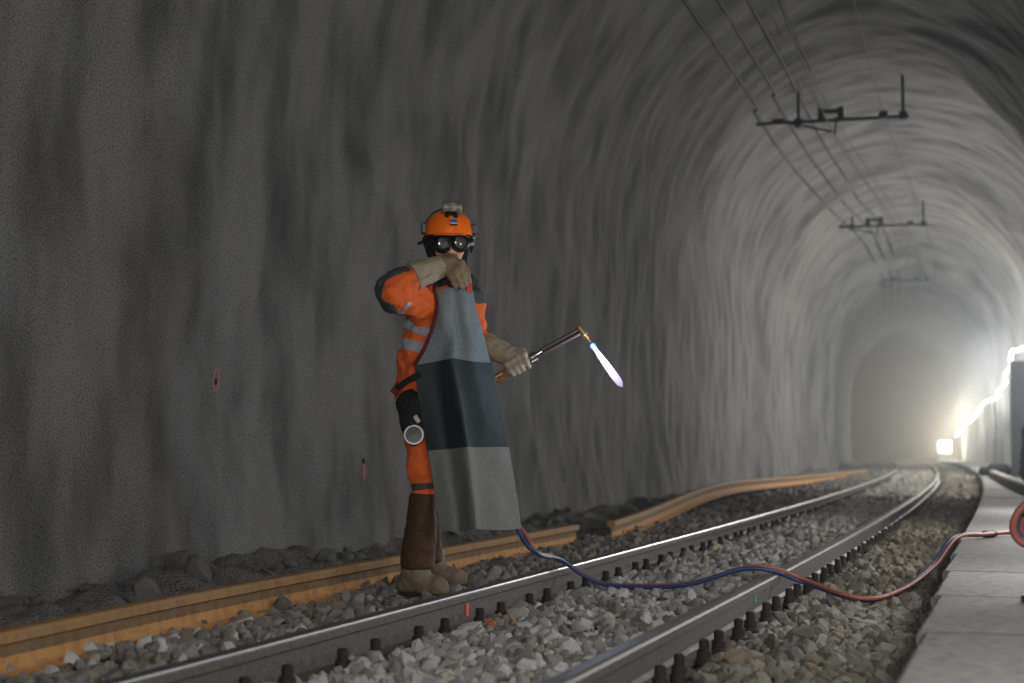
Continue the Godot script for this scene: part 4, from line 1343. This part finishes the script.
# ------------------------------------------------------------------ cutting torch, hoses
func build_torch() -> void:
	var a: Vector3 = Vector3(0.3146, 0.9883, 0.0300)
	var b: Vector3 = Vector3(0.6933, 1.1950, 0.0500)
	var ax := (b - a).normalized()
	var l := a.distance_to(b)
	var upv := (vee(0, 1, 0) - ax * ax.y).normalized()
	var t := thing("cutting_torch", "lit gas cutting torch with brass head held out in the worker's gloved hand", "torch", Transform3D(Basis(Vector3.UP, YAW), track(6.0, -0.90, 0.085)))
	obj("handle", tube(PackedVector3Array([a - ax * 0.01, a + ax * 0.05, a + ax * 0.17]), 0.0145, 12), M.brass_old, t)
	for k in 2:
		var c := a + ax * (0.012 + 0.035 * k) + upv * (-0.016 if k == 0 else -0.004) + vee(0, 0, 0.016)
		var valve := obj("valve", lathe([Vector2(0, -0.018), Vector2(0.011, -0.018), Vector2(0.011, 0.004), Vector2(0.0175, 0.006), Vector2(0.0175, 0.02), Vector2(0, 0.022)], 10, along(c, c - upv * 0.6 + vee(0, 0, 1.0))), M.brass, t)
		obj("valve_body", lathe([Vector2(0, -0.02), Vector2(0.014, -0.02), Vector2(0.014, 0.02), Vector2(0, 0.02)], 8, along(a + ax * (0.002 + 0.03 * k) - upv * 0.012, a + ax * 0.3)), M.brass_old, valve)
	# knurled ring in front of the hand
	var ring := []
	for k in 9:
		ring.append(Vector2(0.024 if k % 2 == 0 else 0.0195, k * 0.004))
	ring.push_front(Vector2(0.0, 0.0))
	ring.append(Vector2(0.0, 0.033))
	obj("knurled_ring", lathe(ring, 12, along(a + ax * 0.175, b)), M.chrome, t)
	obj("union", lathe([Vector2(0, 0), Vector2(0.013, 0), Vector2(0.013, 0.03), Vector2(0, 0.03)], 10, along(a + ax * 0.205, b)), M.chrome, t)
	for k in 2:
		var o := upv * (0.009 if k == 0 else -0.009)
		obj("gas_tube", tube(PackedVector3Array([a + ax * 0.215 + o * 0.6, a + ax * 0.25 + o, b + o]), 0.0088, 8), M.tube_metal, t)
	var n0: Vector3 = Vector3(0.6866, 1.2156, 0.0500)
	var n1: Vector3 = Vector3(0.7410, 1.1424, 0.0500)
	var nl := n0.distance_to(n1)
	obj("torch_head", lathe([Vector2(0, -0.01), Vector2(0.011, -0.008), Vector2(0.0155, 0.004), Vector2(0.0165, 0.03), Vector2(0.0155, 0.048), Vector2(0.011, 0.054), Vector2(0.0, 0.054)], 16, along(n0, n1)), M.brass_old, t)
	obj("nozzle", lathe([Vector2(0, 0.05), Vector2(0.0125, 0.05), Vector2(0.0125, 0.058), Vector2(0.0075, 0.072), Vector2(0.0055, nl), Vector2(0, nl)], 14, along(n0, n1)), M.brass, t)
	# the flame
	var f0: Vector3 = Vector3(0.7455, 1.1356, 0.0500)
	var f1: Vector3 = Vector3(0.8857, 0.9394, 0.0500)
	var fl := f0.distance_to(f1)
	var fx := along(f0, f1)
	obj("flame_core", lathe([Vector2(0, 0), Vector2(0.004, 0.004), Vector2(0.006, 0.012), Vector2(0.007, 0.05), Vector2(0.0095, 0.10), Vector2(0.0095, fl * 0.58), Vector2(0.008, fl * 0.70), Vector2(0, fl * 0.80)], 16, fx, true), M.flame[0], t)
	var cols := []
	var prof := []
	for k in 13:
		var q := k / 12.0
		prof.append(Vector2((0.007 + 0.016 * q) * sqrt(maxf(0.0, 1.0 - pow(q, 6.0))), 0.002 + fl * q))
		cols.append(Color(1, 1, 1, 0.42 * (1.0 - 0.75 * pow(q, 2.0))))
	obj("flame_tail", lathe(prof, 18, fx, true, cols), M.flame[1], t)
	obj("flame_tip", lathe([Vector2(0, -0.002), Vector2(0.010, 0.002), Vector2(0.014, 0.010), Vector2(0.013, 0.020), Vector2(0, 0.03)], 16, fx, true), M.flame[2], t)
	omni(t, f0.lerp(f1, 0.4) + vee(0, 0, 0.03), 0.10, Color(0.75, 0.85, 1.0), 0.03)

func build_hoses() -> void:
	var start: Vector3 = Vector3(-0.6345, 1.0587, -6.0957)
	var way := [start, Vector3(-0.6493, 0.9220, -6.1223), Vector3(-0.6145, 0.6928, -6.1348), Vector3(-0.5687, 0.4884, -6.1300), Vector3(-0.4944, 0.3633, -6.1249), Vector3(-0.4230, 0.2696, -6.1400), track(6.70, -0.50, 0.20), track(6.80, -0.33, 0.085), track(6.77, -0.11, 0.075), track(6.72, 0.15, 0.10), track(6.72, 0.40, 0.178), track(6.74, 0.53, 0.178), track(6.85, 0.66, 0.12), track(6.72, 0.94, 0.055), track(7.15, 1.08, 0.06), track(7.75, 1.20, 0.13), track(8.05, 1.30, 0.262), track(8.3, 1.44, 0.268), track(8.5, 1.53, 0.268), track(8.6, 1.66, 0.268), track(8.3, 1.80, 0.268)]
	var pts := catmull(way, 8)
	for k in 2:
		var out := PackedVector3Array()
		for i in pts.size():
			var d := (pts[mini(i + 1, pts.size() - 1)] - pts[maxi(i - 1, 0)]).normalized()
			var side := d.cross(Vector3.UP).normalized()
			var upv := side.cross(d)
			var a := 0.6 + 2.6 * sin(i * 0.028) + 0.5 * sin(i * 0.11)
			if i > 130:
				a = 0.3
			out.append(pts[i] + (side * cos(a) + upv * absf(sin(a)) * 0.7) * (0.0115 if k == 0 else -0.0115) + upv * 0.004)
		tag(obj("gas_hose", tube(out, 0.0105, 8), M.hose_red if k == 0 else M.hose_blue), ("red" if k == 0 else "blue") + " gas hose running from the torch across both rails to the walkway", "hose", "gas hoses of the torch")
	var join_at := along(track(8.38, 1.47, 0.272), track(8.47, 1.53, 0.272))
	tag(obj("hose_coupling", lathe([Vector2(0, -0.06), Vector2(0.014, -0.06), Vector2(0.02, -0.045), Vector2(0.022, 0.0), Vector2(0.018, 0.02), Vector2(0.022, 0.03), Vector2(0.018, 0.06), Vector2(0, 0.062)], 10, join_at), M.rubber), "black coupling on the gas hoses at the walkway edge", "coupling")

# ------------------------------------------------------------------ haze of smoke and dust, thicker down the tunnel
func build_haze() -> void:
	for h in [[3.0, 99.0, 0.0025, Color(0.89, 0.93, 0.98)], [12.0, 98.0, 0.004, Color(0.88, 0.93, 1.0)], [28.0, 97.0, 0.004, Color(0.90, 0.93, 0.97)], [46.0, 96.0, 0.04, Color(1.0, 0.96, 0.88)]]:
		var f := FogVolume.new()
		f.name = numbered("smoke_haze")
		f.shape = RenderingServer.FOG_VOLUME_SHAPE_BOX
		var mid: float = (h[0] + h[1]) / 2.0
		f.size = Vector3(16.0, 6.4, h[1] - h[0])
		f.position = Vector3(-3.0, 2.9, -mid)
		var fm := FogMaterial.new()
		fm.density = h[2]
		fm.albedo = h[3]
		f.material = fm
		f.set_meta("kind", "stuff")
		f.set_meta("label", "pale smoke haze hanging in the far part of the tunnel")
		add_child(f)
